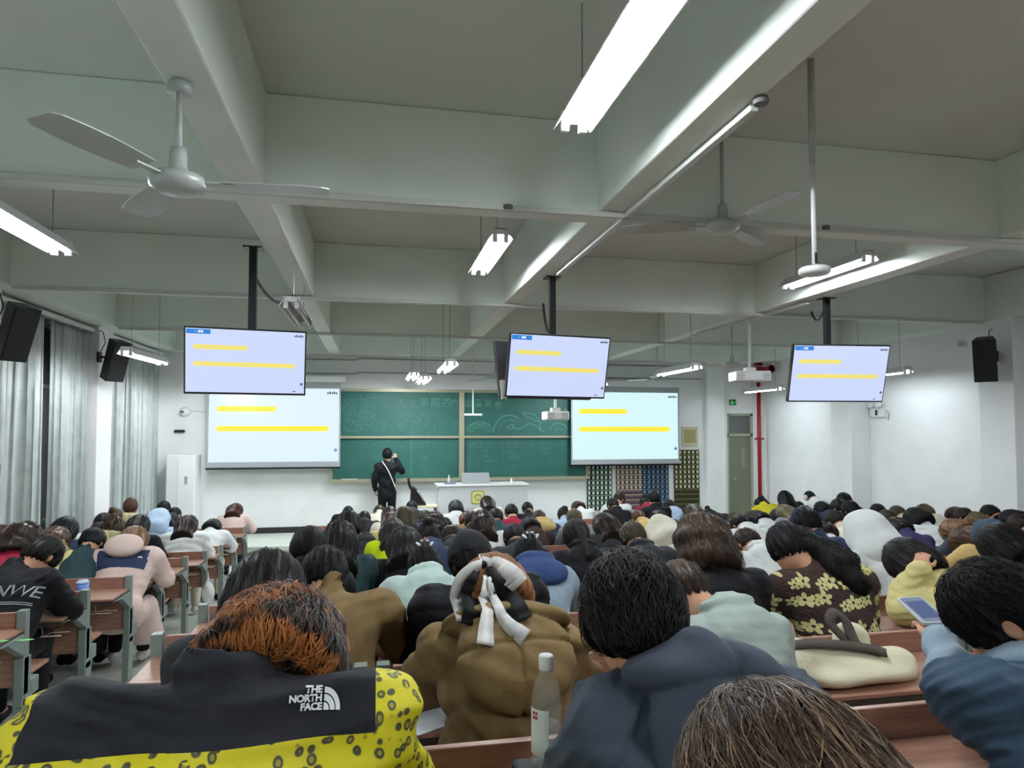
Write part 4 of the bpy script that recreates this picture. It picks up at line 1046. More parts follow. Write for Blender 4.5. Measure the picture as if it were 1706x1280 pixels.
def fur_ring(J, h, kind='down', w_=.14, r=.036):
    nb, Rt = J['nb'], J['Rt']; g = Grid(nb - np.array([.28, .36, .26]), nb + np.array([.28, .3, .26]), h)
    pts = []
    for k in range(9):
        a = R(-15) + R(210) * k / 8 - 0
        x = w_ * math.cos(a); y = -.035 - .10 * math.sin(max(0, a)) if kind == 'down' else 0
        pts.append(nb + Rt @ np.array([x, y, .03 + .02 * math.sin(a) - (.03 if abs(math.cos(a)) > .8 else 0)]))
    for a, b in zip(pts[:-1], pts[1:]): g.cap(a, b, r, r, .02)
    g.ell(nb + Rt @ np.array([0, -.13, -.0]), (w_ * .8, r * 1.1, r * 1.3), Rt, .02)
    g.disp(lambda X, Y, Z: .0035 * np.sin(X * 160 + Z * 90) * np.sin(Y * 140 - Z * 70))
    return g.mesh()
SEATED = []
def seat_x(x, yt, k, block):
    Y = (rowY(k) if block == 'm' else lrowY(k)) + .55
    return atY(x, yt, Y)[0]
def person(x, yt, k, style='short', hair='black', top='black', label=None, w=None, block='m', hood=None, cover=None, cov='black', puff=.018, qa=0, fur=None, res=None,
           L=None, hp=None, side=0.0, hyaw=0.0, arms=None, width=1.0, clip=None, Y=None, scale=1.0, pants=None, clump=0, nost=False, jk={}, back=.0, group=None, topmat=None, shoes=None, rz=0.0, hx=0.0, fine=False, fixsc=False, hoff=(0, 0, 0), ht=None):
    """a seated student: the photo gives the top of the head; the row of seats gives the depth; the lean of the back follows from both"""
    panel = rowY(k) if block == 'm' else lrowY(k)
    hipY = panel + .23 + back
    yt = yt + 24 / (hipY + .3)
    fz = zf(hipY)
    t = {'short': .020, 'bob': .022, 'long': .020, 'wavy': .030, 'curly': .036, 'pony': .013, 'tight': .012, 'bun': .013, 'topbun': .014, 'lowpony': .014, 'clip': .014}.get(style, .02)
    t = ht or t
    cvt = {'hood': .028, 'beanie': .026, 'cap': .016}.get(cover, 0)
    topadd = .112 + max(t, cvt if cover else 0)
    sol = None
    if L is None:
        best = None
        for d in range(4, 66, 2):
            J = skeleton(R(d), hp, side, hx, hyaw, arms, width=width, hoff=hoff)
            Yh = hipY + J['hc'][1]; zt = fz + J['hc'][2] + topadd * .97
            zz = atY(x, yt, Yh - .02)[2]
            e = abs(zt - zz)
            if best is None or e < best[0]: best = (e, d, zz - zt)
        L = R(best[1]); err = best[2]
    else:
        J = skeleton(L, hp, side, hx, hyaw, arms, width=width, hoff=hoff); Yh = hipY + J['hc'][1]
        err = atY(x, yt, Yh - .02)[2] - (fz + J['hc'][2] + topadd * .97)
    # a taller or shorter person takes up the rest
    sc = scale
    if abs(err) > .01 and not fixsc: sc = scale * min(1.12, max(.86, 1 + err / 1.15))
    J = skeleton(L, hp, side, hx, hyaw, arms, width=width, hoff=hoff)
    Yh = hipY + J['hc'][1] * sc
    X = atY(x, yt, Yh)[0] - J['hc'][0] * sc
    h = res or (.011 if Yh < 3.4 else .014 if Yh < 5.5 else .018)
    V, Q = body_mesh(J, min(h, .016) if fine is False else h, fine or h < .012)
    b = mk('person', V, Q, SKIN); b.location = (X, hipY, fz); b.scale = (sc, sc, sc); b.rotation_euler = (0, 0, rz)
    tag(b, label, 'person', group)
    seed = int(x * 7 + yt)
    if hood == 'none': hood = None
    elif hood is None and cover is None and fur is None and seed % 5 < 3: hood = 'down'
    M_top = topmat or CL[top]
    V, Q = jacket_mesh(J, h, **{**dict(puff=puff, qa=qa, hood=hood, seed=seed), **jk}); jo = mk('jacket', V, Q, M_top, b)
    # trousers and shoes
    g = Grid((-.30, -.24, .02), (.30, .60, .70), max(h, .016))
    g.ell((0, 0, .50), (.165, .135, .11), None, .03)
    for n in ('l', 'r'): g.cap(J['hj' + n], J['kn' + n], .088, .066, .03); g.cap(J['kn' + n], J['an' + n] + np.array([0, 0, .02]), .064, .052, .02)
    g.half((0, 0, .08), (0, 0, -1)); V, Q = g.mesh(); mk('trousers', V, Q, pants or PANTS[seed % 4], b)
    for n in ('l', 'r'):
        g = Grid(J['an' + n] - np.array([.08, .1, .1]), J['ft' + n] + np.array([.08, .1, .12]), .016)
        g.cap(J['an' + n] - np.array([0, .02, .045]), J['ft' + n], .046, .036, .02); g.half((0, 0, .004), (0, 0, -1)); V, Q = g.mesh(); mk('shoe', V, Q, shoes or (M_shoe if seed % 3 == 0 else CL['black']), b)
    if cover != 'hood':
        hh = max(.006, min(h * .62, .010))
        V, Q = hair_mesh(J, style, hh, t, seed); ho = mk('hair', V, Q, HAIR[hair], b)
        if not nost and Yh < 9:
            n_ = 1100 if Yh < 2.6 else 650 if Yh < 4.2 else 320 if Yh < 6.5 else 160
            rr = .0011 if Yh < 2.6 else .0016 if Yh < 4.5 else .0026
            S_ = strands(ho, n_ if style not in ('long', 'wavy') else int(n_ * 1.6), None, length=.11 if style != 'short' else .07, rad=rr, crown=tuple(J['hc'] + J['Rh'] @ np.array([0, -.03, .11])), seg=6, lift=.006 if style not in ('wavy', 'curly') else .014, wav=.003 if style not in ('wavy', 'curly') else .011,
                         down=tuple(-(J['Rh'][:, 2] * .7 + np.array([0, 0, .3]))), seed=seed)
            merge_strands(ho, S_)
    else:
        # a little hair shows in the hood opening
        V, Q = hair_mesh(J, 'short', .012, .012, seed); mk('hair', V, Q, HAIR[hair], b)
    if cover:
        V, Q = hood_mesh(J, max(.007, h * .7), cvt, cover, peak=.03 if cover == 'hood' else 0); mk(cover if cover != 'cap' else 'cap', V, Q, (topmat or CL[cov]), b)
    if fur:
        V, Q = fur_ring(J, .008 if Yh < 7 else .011); fo = mk('fur_trim', V, Q, M_fur if fur == 'cream' else M_furw, b)
        if Yh < 7.5:
            S_ = strands(fo, 500, None, length=.03, rad=.0022, seg=3, lift=.016, wav=.006, seed=seed); merge_strands(fo, S_)
    if clip:
        W = lambda x_, y_, z_: J['hc'] + J['Rh'] @ np.array([x_, y_, z_])
        m = MB()
        if clip == 'claw':
            for s in (-1, 1):
                m.tube([W(s * .03, -.125, .02), W(s * .045, -.14, .0), W(s * .03, -.135, -.03)], .007, 6)
                m.tube([W(s * .01, -.14, .03), W(s * .02, -.15, .01)], .006, 6)
            m.build('hair_clip', M_white, b, smooth=True)
        elif clip == 'bolt':
            for o_ in (-.03, .0): m.tube([W(o_, -.10 + abs(o_), .07), W(o_ - .02, -.118, .035), W(o_ + .01, -.122, .032), W(o_ - .02, -.125, -.01)], .0045, 5)
            m.build('hair_clip', M_white, b, smooth=True)
        elif clip == 'star':
            m.lathe([(.02, 0), (.022, .006), (.01, .012)], n=10)
            for a in range(5): m.tube([(0, 0, .005), (.05 * math.cos(a * 1.257), .05 * math.sin(a * 1.257), .005)], [.014, .004], 6)
            o = m.build('hair_bow', CL['lime'], b); o.location = W(0, -.07, .12); o.rotation_euler = (R(70), 0, 0)
        elif clip == 'muff':
            for s in (-1, 1): m.lathe([(.02, -.03), (.042, -.02), (.046, 0), (.042, .02), (.02, .03)], n=14)
            m = MB(); o = None
            for s in (-1, 1):
                q = MB().lathe([(.02, -.025), (.042, -.015), (.046, 0), (.042, .015), (.02, .025)], n=14).build('earmuff', M_furw, b, smooth=True); q.location = W(s * .10, -.01, -.01); q.rotation_euler = (0, R(90), 0)
            m.tube([W(.11 * math.cos(a), -.01, .135 * math.sin(a)) for a in [math.pi * i / 10 for i in range(11)]], .008, 6).build('earmuff_band', M_white, b, smooth=True)
        elif clip == 'pins':
            for o_ in (-.02, .02): m.tube([W(o_, -.09, .085), W(o_ + .015, -.10, .07)], .004, 5)
            m.build('hair_clip', M_white, b)
    b['_L'] = math.degrees(L); b['_sc'] = sc; b['_Yh'] = Yh
    return b, J
# ------------------------------------------------------------------ the seated students, back rows of the photo's depth last
P = person
crowd = [
 # x, y of head top, row, style, hair, top, label, extras
 # ---- middle block, front rows
 (580, 840, 13, 'tight', 'black', 'black', 'front-row person in black with arms raised, at the left end of the middle block', {}),
 (607, 849, 12, 'short', 'black', 'black', 'person with black hair beside a water bottle, left end of a front row', {}),
 (632, 838, 13, 'short', 'olive', 'cream', 'person in cream jacket seated right below the standing teacher\'s legs', {}),
 (686, 832, 13, 'short', 'black', 'charcoal', 'dark-haired front-row person before the black backpack', {}),
 (759, 831, 13, 'bob', 'black', 'white', 'person with glossy black bob and small pins, white top, before the lectern', {'clip': 'pins'}),
 (811, 824, 13, 'long', 'dbrown', 'cream', 'upright person with long dark brown hair right of the gold emblem', {}),
 (879, 834, 12, 'tight', 'black', 'black', 'person with round black hair in a black top, right of the lectern', {}),
 (962, 833, 13, 'bob', 'dbrown', 'white', 'person with brown bob in a white jacket left of the dark phone pockets', {}),
 (1032, 817, 13, 'short', 'dbrown', 'white', 'person in white puffer looking sideways before the plum phone pockets', {'puff': .03, 'qa': .012, 'hyaw': -.9}),
 (1074, 827, 13, 'bun', 'black', 'red', 'small dark-haired person with a maroon hood before the navy phone pockets', {'hood': 'down'}),
 (1089, 816, 13, 'short', 'black', 'black', 'person with short black hair and a white collar before the navy phone pockets', {}),
 (1115, 830, 12, 'short', 'soft', 'ltblue', 'person in pale blue top with a black shoulder strap, left of the olive pockets', {'clip': 'strap'}),
 (1181, 845, 12, 'bun', 'black', 'black', 'person with a small black bun, right of the olive phone pockets', {}),
 (1266, 828, 12, 'pony', 'black', 'yellow', 'person with black ponytail in a bright yellow jacket below the red pipe', {}),
 (1307, 816, 12, 'long', 'black', 'charcoal', 'upright person with long black hair right of the red pipe', {}),
 (1349, 816, 13, 'tight', 'black', 'white', 'person wearing white earmuffs and white jacket near the right wall', {'clip': 'muff'}),
 (1368, 834, 11, 'bob', 'black', 'navy', 'person with black bob just behind the one in a blue cap\'s right side', {}),
 (1331, 832, 11, 'tight', 'black', 'charcoal', 'dark-haired person between the yellow jacket and the earmuffs', {}),
 (1406, 819, 11, 'short', 'black', 'black', 'topmost black-haired head of the cluster before the white pillar', {}),
 (1398, 828, 11, 'short', 'soft', 'grey', 'person with black hair and grey collar, left in the cluster before the pillar', {}),
 (1417, 831, 11, 'tight', 'black', 'black', 'black-haired person at the right of the cluster before the pillar', {}),
 (1021, 827, 12, 'short', 'black', 'black', 'person with black hair and black jacket left of the plum phone pockets', {}),
 # ---- rows 9..11
 (649, 842, 11, 'bob', 'dbrown', 'cream', 'brown-haired person directly in front of the teacher', {}),
 (708, 848, 10, 'short', 'olive', 'purple', 'person with olive-brown hair and dark purple collar below the small table', {}),
 (731, 852, 11, 'short', 'dbrown', 'pink', 'brown-haired person in pale pink behind the wavy-haired one', {}),
 (755, 857, 11, 'tight', 'black', 'charcoal', 'black-haired bowed person behind the glossy bob with pins', {}),
 (776, 849, 11, 'bob', 'brown', 'brown', 'person with brown hair parted over an auburn-haired neighbour', {}),
 (786, 849, 11, 'tight', 'dbrown', 'black', 'dark-haired person half hidden left of the tall straight-haired one', {}),
 (826, 844, 11, 'short', 'soft', 'teal', 'person with dark hair and dark patterned jacket right of the upright long-haired one', {}),
 (852, 838, 11, 'short', 'black', 'red', 'man with short black hair, bare ear and a red collar edge', {}),
 (898, 848, 10, 'tight', 'dbrown', 'navy', 'person with a tan hood hanging over a navy jacket', {'hood': 'down', 'hoodc': 'tan'}),
 (939, 842, 10, 'pony', 'black', 'ltblue', 'person with black ponytail in pale blue patterned jacket', {}),
 (1064, 847, 10, 'tight', 'brown', 'tan', 'brown-grey haired person beside a tan hood', {'hood': 'down'}),
 (1096, 848, 10, 'bob', 'dbrown', 'charcoal', 'dark brown head just behind the cream hood', {}),
 (1155, 837, 9, 'bob', 'olive', 'khaki', 'person with pale olive-brown hair showing above the curly-haired head', {}),
 (1193, 857, 10, 'short', 'black', 'charcoal', 'bowed black-haired person right of the big curly head, row ahead', {}),
 (1222, 850, 11, 'tight', 'olive', 'charcoal', 'dark olive-haired bowed person below the door\'s left jamb', {}),
 (1249, 846, 11, 'short', 'olive', 'charcoal', 'dark-haired person with a lime star bow below the door', {'clip': 'star'}),
 (1306, 838, 9, 'long', 'olive', 'grey', 'person with greyish brown hair left of the blue cap', {}),
 (1430, 841, 10, 'short', 'black', 'black', 'black-haired bowed person just above the white hood', {}),
 (1463, 837, 9, 'short', 'soft', 'purple', 'person with dark purple-black hair right of the white hood\'s top', {}),
 (1478, 847, 8, 'tight', 'olive', 'charcoal', 'dark olive-haired person touching the white hood\'s right side', {}),
 # ---- rows 6..8
 (582, 848, 8, 'bob', 'soft', 'charcoal', 'person in quilted charcoal puffer, left end of the middle block', {'puff': .035, 'qa': .016, 'hood': 'down'}),
 (652, 851, 8, 'bob', 'brown', 'custard', 'brown-haired person in pale yellow jacket behind the curly-haired one', {}),
 (674, 841, 8, 'bob', 'olive', 'teal', 'person with smooth olive-black bob and pale collar', {}),
 (723, 851, 9, 'wavy', 'dbrown', 'navy', 'person with wavy brown hair, bowed, left of the auburn hair', {}),
 (741, 860, 9, 'short', 'black', 'teal', 'person with dark hair and dark green tint, bowed between brown heads', {}),
 (752, 870, 7, 'tight', 'dbrown', 'charcoal', 'bowed dark plum-haired person behind the one in a black beanie', {}),
 (777, 852, 9, 'bob', 'auburn', 'brown', 'person with straight auburn hair left of the tall straight-haired one', {}),
 (803, 847, 7, 'long', 'dbrown', 'white', 'tall person with long straight dark hair and white top, above the beanie', {}),
 (882, 858, 9, 'bob', 'black', 'darkbrown', 'person with black hair and dark brown jacket behind the black-haired one at centre', {}),
 (957, 845, 9, 'tight', 'olive', 'grey', 'person with smooth olive-brown hair above the low ponytail', {}),
 (1006, 852, 7, 'long', 'dbrown', 'charcoal', 'person with long brown hair falling wide over the bench back', {}),
 (1232, 853, 8, 'short', 'black', 'white', 'black-haired person in white hoodie right of the curly head', {}),
 (1262, 849, 8, 'bob', 'soft', 'white', 'person with shiny black hair and white collar below the yellow jacket', {}),
 (1391, 846, 6, 'short', 'soft', 'cream', 'black-haired person in cream jacket immediately left of the white hood', {'hood': None}),
 (1495, 839, 8, 'tight', 'olive', 'mint', 'person with low dark olive hair and mint collar right of the white hood', {}),
 (1524, 843, 7, 'bob', 'black', 'white', 'person with black hair in a white puffer jacket, right part of the hall', {'puff': .035, 'qa': .014}),
 (1541, 837, 9, 'short', 'olive', 'cream', 'person with tan-streaked brown hair above the white puffer', {}),
 (1590, 843, 8, 'bob', 'red', 'charcoal', 'person with reddish brown hair above the brown-haired one with bare ear', {}),
 (1606, 843, 7, 'tight', 'dbrown', 'black', 'dark-haired person behind the bowed olive-haired head', {}),
 (1650, 837, 7, 'short', 'soft', 'black', 'black-haired person upright near the right edge', {}),
 (1684, 847, 7, 'bob', 'soft', 'teal', 'dark-haired person at the right edge, left of the last head', {}),
 (1701, 852, 6, 'short', 'dbrown', 'white', 'brown-haired person in white cut by the right edge, far row', {}),
 (1487, 862, 5, 'bob', 'soft', 'purple', 'black-haired person in dark purple-navy jacket right of the white hood', {'hood': 'down'}),
 (1588, 861, 5, 'bob', 'brown', 'slate', 'brown-haired person with grey-blue collar in the right part', {}),
 (1629, 849, 5, 'tight', 'olive', 'charcoal', 'deeply bowed person with olive-brown hair near the right edge', {}),
 # ---- rows 4..6
 (566, 864, 5, 'long', 'black', 'teal', 'person with black hair and silver lightning hair clips, in a dark green coat', {'fix': 1, 'clip': 'bolt'}),
 (655, 860, 6, 'long', 'soft', 'lime', 'person in a neon lime jacket with a dark strap', {'X': 0}),
 (674, 872, 5, 'long', 'black', 'black', 'person with very long black hair over a black coat, right of the lime jacket', {'fix': 1, }),
 (515, 872, 4, 'short', 'black', 'black', 'black-haired person behind the brown-jacketed one, by the aisle', {'fix': 1, }),
 (713, 867, 5, 'bun', 'soft', 'navy', 'dark-haired person directly ahead of the mint hoodie', {}),
 (707, 903, 4, 'clip', 'soft', 'mint', 'person in mint hoodie with white claw clip in dark hair', {'fix': 1, 'hood': 'down', 'clip': 'claw'}),
 (857, 868, 6, 'tight', 'soft', 'charcoal', 'person with dark hair in a charcoal hooded jacket, centre of the hall', {'hood': 'down'}),
 (881, 889, 4, 'clip', 'soft', 'bluegrey', 'person with white hair claw and a blue hood over a pale blue fleece', {'fix': 1, 'hood': 'down', 'hoodc': 'blue', 'clip': 'claw'}),
 (960, 861, 5, 'lowpony', 'soft', 'black', 'person in black jacket with a low black ponytail, centre right', {'fix': 1, }),
 (1055, 865, 5, 'tight', 'olive', 'charcoal', 'person with smooth tall brown-grey head left of the cream hood', {'fix': 1, }),
 (1100, 859, 6, 'short', 'dbrown', 'cream', 'person with a smooth cream hood pulled up', {'fix': 1, 'cover': 'hood', 'cov': 'cream'}),
 (1245, 876, 5, 'short', 'dbrown', 'white', 'person with dark brown cropped hair, bare nape and white hood down', {'fix': 1, 'hood': 'down'}),
 (1343, 842, 6, 'short', 'black', 'navy', 'person in a blue-grey cap', {'cover': 'cap', 'cov': 'blue'}),
 (1362, 866, 5, 'bob', 'dbrown', 'white', 'dark-haired person in white with pale blue collar behind the flower fleece', {}),
 (1437, 848, 4, 'short', 'dbrown', 'white', 'person with a big white hood pulled up', {'fix': 1, 'cover': 'hood', 'cov': 'white'}),
 (1445, 909, 4, 'short', 'black', 'white', 'black-haired bowed person with fluffy white collar', {'fur': 'white'}),
 (1655, 861, 4, 'short', 'soft', 'denim', 'person in a teal-blue beanie near the right edge', {'cover': 'beanie', 'cov': 'denim'}),
 (1607, 875, 4, 'long', 'brown', 'tan', 'person with long brown hair beside the custard jacket', {}),
 (1668, 868, 3, 'bob', 'soft', 'black', 'person with big dark grey-black hair at the right edge', {'fix': 1, }),
 (785, 882, 3, 'short', 'black', 'black', 'person in black beanie and black padded coat behind the hair bow', {'fix': 1, 'cover': 'beanie', 'cov': 'black', 'puff': .045, 'side': -.08, 'width': 1.15, 'qa': .008}),
 (1168, 849, 3, 'curly', 'dbrown', 'black', 'person with bushy curly brown hair and black hood down', {'fix': 1, 'hood': 'down', 'width': 1.08, 'puff': .025}),
 # ---- left block
 (40, 866, 1, 'curly', 'dbrown', 'red', 'brown-haired person with a crimson hood at the left edge', {'block': 'l', 'hood': 'down', 'rownote': 1}),
 (3, 873, 2, 'bob', 'red', 'darkbrown', 'person cut by the left edge with dark red hair', {'block': 'l'}),
 (93, 875, 2, 'long', 'brown', 'custard', 'brown-haired person with a fluffy cream fur-trimmed hood', {'fix': 1, 'block': 'l', 'fur': 'cream', 'hood': 'down'}),
 (109, 859, 3, 'bob', 'black', 'navy', 'black-haired person in dark navy puffer, left block', {'fix': 1, 'block': 'l', 'puff': .035, 'qa': .014, 'hood': 'down'}),
 (154, 877, 2, 'short', 'black', 'teal', 'dark-haired bowed person left of the cream fur collar', {'fix': 1, 'block': 'l'}),
 (166, 868, 4, 'short', 'black', 'white', 'person in a white and black cap, left block', {'fix': 1, 'block': 'l', 'cover': 'cap', 'cov': 'white'}),
 (172, 852, 5, 'short', 'black', 'white', 'person in a black cap with a small white emblem', {'fix': 1, 'block': 'l', 'cover': 'cap', 'cov': 'black'}),
 (191, 845, 6, 'bun', 'brown', 'lavender', 'person with brown bun and lavender top before the wide curtain', {'block': 'l'}),
 (189, 858, 3, 'clip', 'dbrown', 'custard', 'brown-haired person with a cream fur collar, left block', {'fix': 1, 'block': 'l', 'fur': 'cream'}),
 (218, 828, 7, 'tight', 'brown', 'navy', 'brown-haired person with a wide cream fur hood over navy, before the curtain', {'fix': 1, 'block': 'l', 'fur': 'cream', 'hood': 'down'}),
 (232, 855, 4, 'bob', 'soft', 'black', 'person with shiny black bob and black padded jacket, left block', {'fix': 1, 'block': 'l', 'puff': .03}),
 (273, 832, 8, 'short', 'black', 'charcoal', 'farthest black-haired person of the left block, before the air conditioner', {'fix': 1, 'block': 'l'}),
 (266, 846, 6, 'short', 'black', 'ltblue', 'person with a pale blue hood pulled up, left block', {'fix': 1, 'block': 'l', 'cover': 'hood', 'cov': 'ltblue'}),
 (291, 842, 8, 'short', 'soft', 'charcoal', 'dark-haired person right of the pale blue hood', {'fix': 1, 'block': 'l', 'hood': 'down'}),
 (279, 862, 7, 'bob', 'black', 'black', 'bowed person all in black left of the white puffer, left block', {'fix': 1, 'block': 'l'}),
 (314, 857, 5, 'long', 'dbrown', 'white', 'dark-haired person in quilted white puffer, left block', {'fix': 1, 'block': 'l', 'puff': .035, 'qa': .016, 'pants': 'cream'}),
 (355, 862, 6, 'bob', 'black', 'white', 'person with smooth black bob in white jacket with a black bow mark, by the aisle', {'fix': 1, 'block': 'l', 'puff': .03, 'pants': 'cream'}),
 (393, 836, 8, 'long', 'red', 'pink', 'foremost person by the aisle, long dark red hair and pale pink jacket', {'fix': 1, 'block': 'l'}),
]
# seats already taken by the students built one by one below
taken = [('m', 3, 540), ('m', 3, 1310), ('m', 3, 1507), ('m', 2, 445), ('m', 2, 820), ('m', 2, 1170), ('l', 0, 75), ('l', 2, 225)]
seats = {}
for b_, k_, x_ in taken: seats.setdefault((b_, k_), []).append(seat_x(x_, 900, k_, b_))
order = sorted(range(len(crowd)), key=lambda i: (0 if crowd[i][7].get('fix') else 1, crowd[i][2]))
rows = {}
for i in order:
    x, yt, k = crowd[i][:3]; bl = crowd[i][7].get('block', 'm'); best = None
    for dk in ((0,) if crowd[i][7].get('fix') else (0, 1, -1, 2, -2, 3, -3)):
        k2 = k + dk
        if k2 < 1 or k2 > (13 if bl == 'm' else 8): continue
        X_ = seat_x(x, yt, k2, bl)
        gap = min([abs(X_ - q) for q in seats.get((bl, k2), [])] + [9])
        sc_ = min(gap, .5) - .06 * abs(dk)
        lo_, hi_ = (-3.58, -1.95) if bl == 'l' else (-.72, 7.7)
        sc_ -= 3 * max(0, lo_ - X_, X_ - hi_)
        if best is None or sc_ > best[0] + 1e-6: best = (sc_, k2, X_)
    rows[i] = best[1]; seats.setdefault((bl, best[1]), []).append(best[2])
for i_, (x, yt, k, st, hr, tp, lab, ex) in enumerate(crowd):
    k = rows[i_]
    ex = dict(ex); ex.pop('rownote', None); ex.pop('fix', None); ex.pop('X', None); hc_ = ex.pop('hoodc', None)
    cl_ = ex.get('clip');
    if cl_ == 'strap': ex.pop('clip')
    if ex.get('pants'): ex['pants'] = CL[ex['pants']]
    if hc_: hd_ = ex.pop('hood')
    b, J = P(x, yt, k, st, hr, tp, lab, **ex)
    if hc_:
        g = Grid(J['nb'] - .28, J['nb'] + .28, .011); T = lambda a, b_, c: J['nb'] + J['Rt'] @ np.array([a, b_, c])
        g.ell(T(0, -.105, -.04), (.17, .052, .10), frame(J['L'] + R(14)), .02); g.ell(T(0, -.05, .06), (.125, .08, .04), frame(J['L']), .03)
        g.disp(lambda X, Y, Z: .004 * np.sin(X * 25 + Z * 30)); g.cap(T(0, 0, .0), T(0, .02, .3), .06, .07, .01, 'sub')
        V, Q = g.mesh(); mk('hood', V, Q, CL[hc_], b)
    if cl_ == 'strap':
        V_ = [J['nb'] + J['Rt'] @ np.array([.10 + .05 * i / 8, -.135 - .01 * math.sin(i / 8 * 3), .02 - .4 * i / 8]) for i in range(9)]
        MB().tube(V_, .018, 6).build('bag_strap', CL['black'], b, smooth=True)
# ------------------------------------------------------------------ special fabrics
def leopard():
    m = mat('leopard_print_cloth', (206, 194, 28), .62, bump=.5, bscale=14); nt = m.node_tree; N = nt.nodes; L = nt.links; b = N['Principled BSDF']
    tc = N.new('ShaderNodeTexCoord'); nz = N.new('ShaderNodeTexNoise'); nz.inputs['Scale'].default_value = 9
    L.new(tc.outputs['Object'], nz.inputs['Vector'])
    ad = N.new('ShaderNodeVectorMath'); ad.operation = 'SCALE'; ad.inputs['Scale'].default_value = .045; L.new(nz.outputs['Color'], ad.inputs[0])
    a2 = N.new('ShaderNodeVectorMath'); a2.operation = 'ADD'; L.new(tc.outputs['Object'], a2.inputs[0]); L.new(ad.outputs[0], a2.inputs[1])
    v = N.new('ShaderNodeTexVoronoi'); v.inputs['Scale'].default_value = 52; L.new(a2.outputs[0], v.inputs['Vector'])
    r = N.new('ShaderNodeValToRGB'); L.new(v.outputs['Distance'], r.inputs[0]); cr = r.color_ramp
    cr.elements[0].position = .20; cr.elements[0].color = (*lin((150, 142, 40)), 1)
    cr.elements[1].position = .46; cr.elements[1].color = (*lin((208, 196, 26)), 1)
    e = cr.elements.new(.25); e.color = (*lin((66, 66, 52)), 1); e = cr.elements.new(.38); e.color = (*lin((74, 72, 50)), 1)
    n2 = N.new('ShaderNodeTexNoise'); n2.inputs['Scale'].default_value = 38; L.new(tc.outputs['Object'], n2.inputs['Vector'])
    g = N.new('ShaderNodeMath'); g.operation = 'GREATER_THAN'; g.inputs[1].default_value = .66; L.new(n2.outputs['Fac'], g.inputs[0])
    mx = N.new('ShaderNodeMix'); mx.data_type = 'RGBA'; L.new(g.outputs[0], mx.inputs[0]); L.new(r.outputs[0], mx.inputs[6]); mx.inputs[7].default_value = (*lin((208, 196, 26)), 1)
    L.new(mx.outputs[2], b.inputs['Base Color']); return m
def flowers():
    m = mat('brown_flower_fleece', (52, 36, 32), .95, bump=.8, bscale=90); nt = m.node_tree; N = nt.nodes; L = nt.links; b = N['Principled BSDF']
    tc = N.new('ShaderNodeTexCoord'); sp = N.new('ShaderNodeSeparateXYZ'); L.new(tc.outputs['Object'], sp.inputs[0]); cb = N.new('ShaderNodeCombineXYZ')
    def M(op, a, b_=None):
        n = N.new('ShaderNodeMath'); n.operation = op
        for i, v in enumerate((a, b_)):
            if v is None: continue
            if isinstance(v, (int, float)): n.inputs[i].default_value = v
            else: L.new(v, n.inputs[i])
        return n.outputs[0]
    L.new(M('MULTIPLY', sp.outputs[0], 9.5), cb.inputs[0]); L.new(M('MULTIPLY', sp.outputs[2], 10.5), cb.inputs[1])
    masks = []
    for off, rr in ((0.0, .34), (.42, .25)):
        ad = N.new('ShaderNodeVectorMath'); ad.operation = 'ADD'; L.new(cb.outputs[0], ad.inputs[0]); ad.inputs[1].default_value = (off, off * .35, 0)
        v = N.new('ShaderNodeTexVoronoi'); v.voronoi_dimensions = '2D'; v.inputs['Scale'].default_value = 1.0; v.inputs['Randomness'].default_value = .55; L.new(ad.outputs[0], v.inputs['Vector'])
        df = N.new('ShaderNodeVectorMath'); df.operation = 'SUBTRACT'; L.new(ad.outputs[0], df.inputs[0]); L.new(v.outputs['Position'], df.inputs[1])
        s2 = N.new('ShaderNodeSeparateXYZ'); L.new(df.outputs[0], s2.inputs[0])
        ang = M('ARCTAN2', s2.outputs[0], s2.outputs[1]); pet = M('ABSOLUTE', M('COSINE', M('MULTIPLY', ang, 2.5)))
        lim = M('MULTIPLY', M('ADD', M('MULTIPLY', pet, .6), .4), rr)
        masks.append(M('MULTIPLY', M('LESS_THAN', v.outputs['Distance'], lim), M('GREATER_THAN', v.outputs['Distance'], rr * .2)))
    mk_ = M('MAXIMUM', masks[0], masks[1])
    mx = N.new('ShaderNodeMix'); mx.data_type = 'RGBA'; L.new(mk_, mx.inputs[0]); mx.inputs[6].default_value = (*lin((52, 36, 32)), 1); mx.inputs[7].default_value = (*lin((196, 190, 132)), 1)
    L.new(mx.outputs[2], b.inputs['Base Color']); return m
M_leo = leopard(); M_flow = flowers()
M_print = mat('white_print', (226, 228, 230), .6)
def bvh_of(o):
    me = o.data; return BVHTree.FromPolygons([v.co.copy() for v in me.vertices], [tuple(p.vertices) for p in me.polygons])
def stick(me, jacket, J, cx, cz, name, mt, parent, off=.0035, rot=0.0):
    "lay a flat mark on the back of a jacket; cx, cz metres from the base of the neck in the plane of the back"
    import bmesh
    bm = bmesh.new(); bm.from_mesh(me); bmesh.ops.triangulate(bm, faces=bm.faces)
    for _ in range(2): bmesh.ops.subdivide_edges(bm, edges=[e for e in bm.edges if e.calc_length() > .012], cuts=1, use_grid_fill=False); bmesh.ops.triangulate(bm, faces=bm.faces)
    bm.to_mesh(me); bm.free()
    bv = bvh_of(jacket); Rt = J['Rt']; nb = J['nb']; f = Vector(Rt[:, 1]); ca, sa = math.cos(rot), math.sin(rot)
    for v in me.vertices:
        x = v.co.x * ca - v.co.y * sa; z = v.co.x * sa + v.co.y * ca
        p = Vector(nb + Rt @ np.array([cx + x, -.5, cz + z])); h_ = bv.ray_cast(p, f)
        v.co = (h_[0] - f * off) if h_[0] else p + f * .3
    me.materials.clear(); me.materials.append(mt)
    o = bpy.data.objects.new(name, me); COL.objects.link(o); o.parent = parent; return o
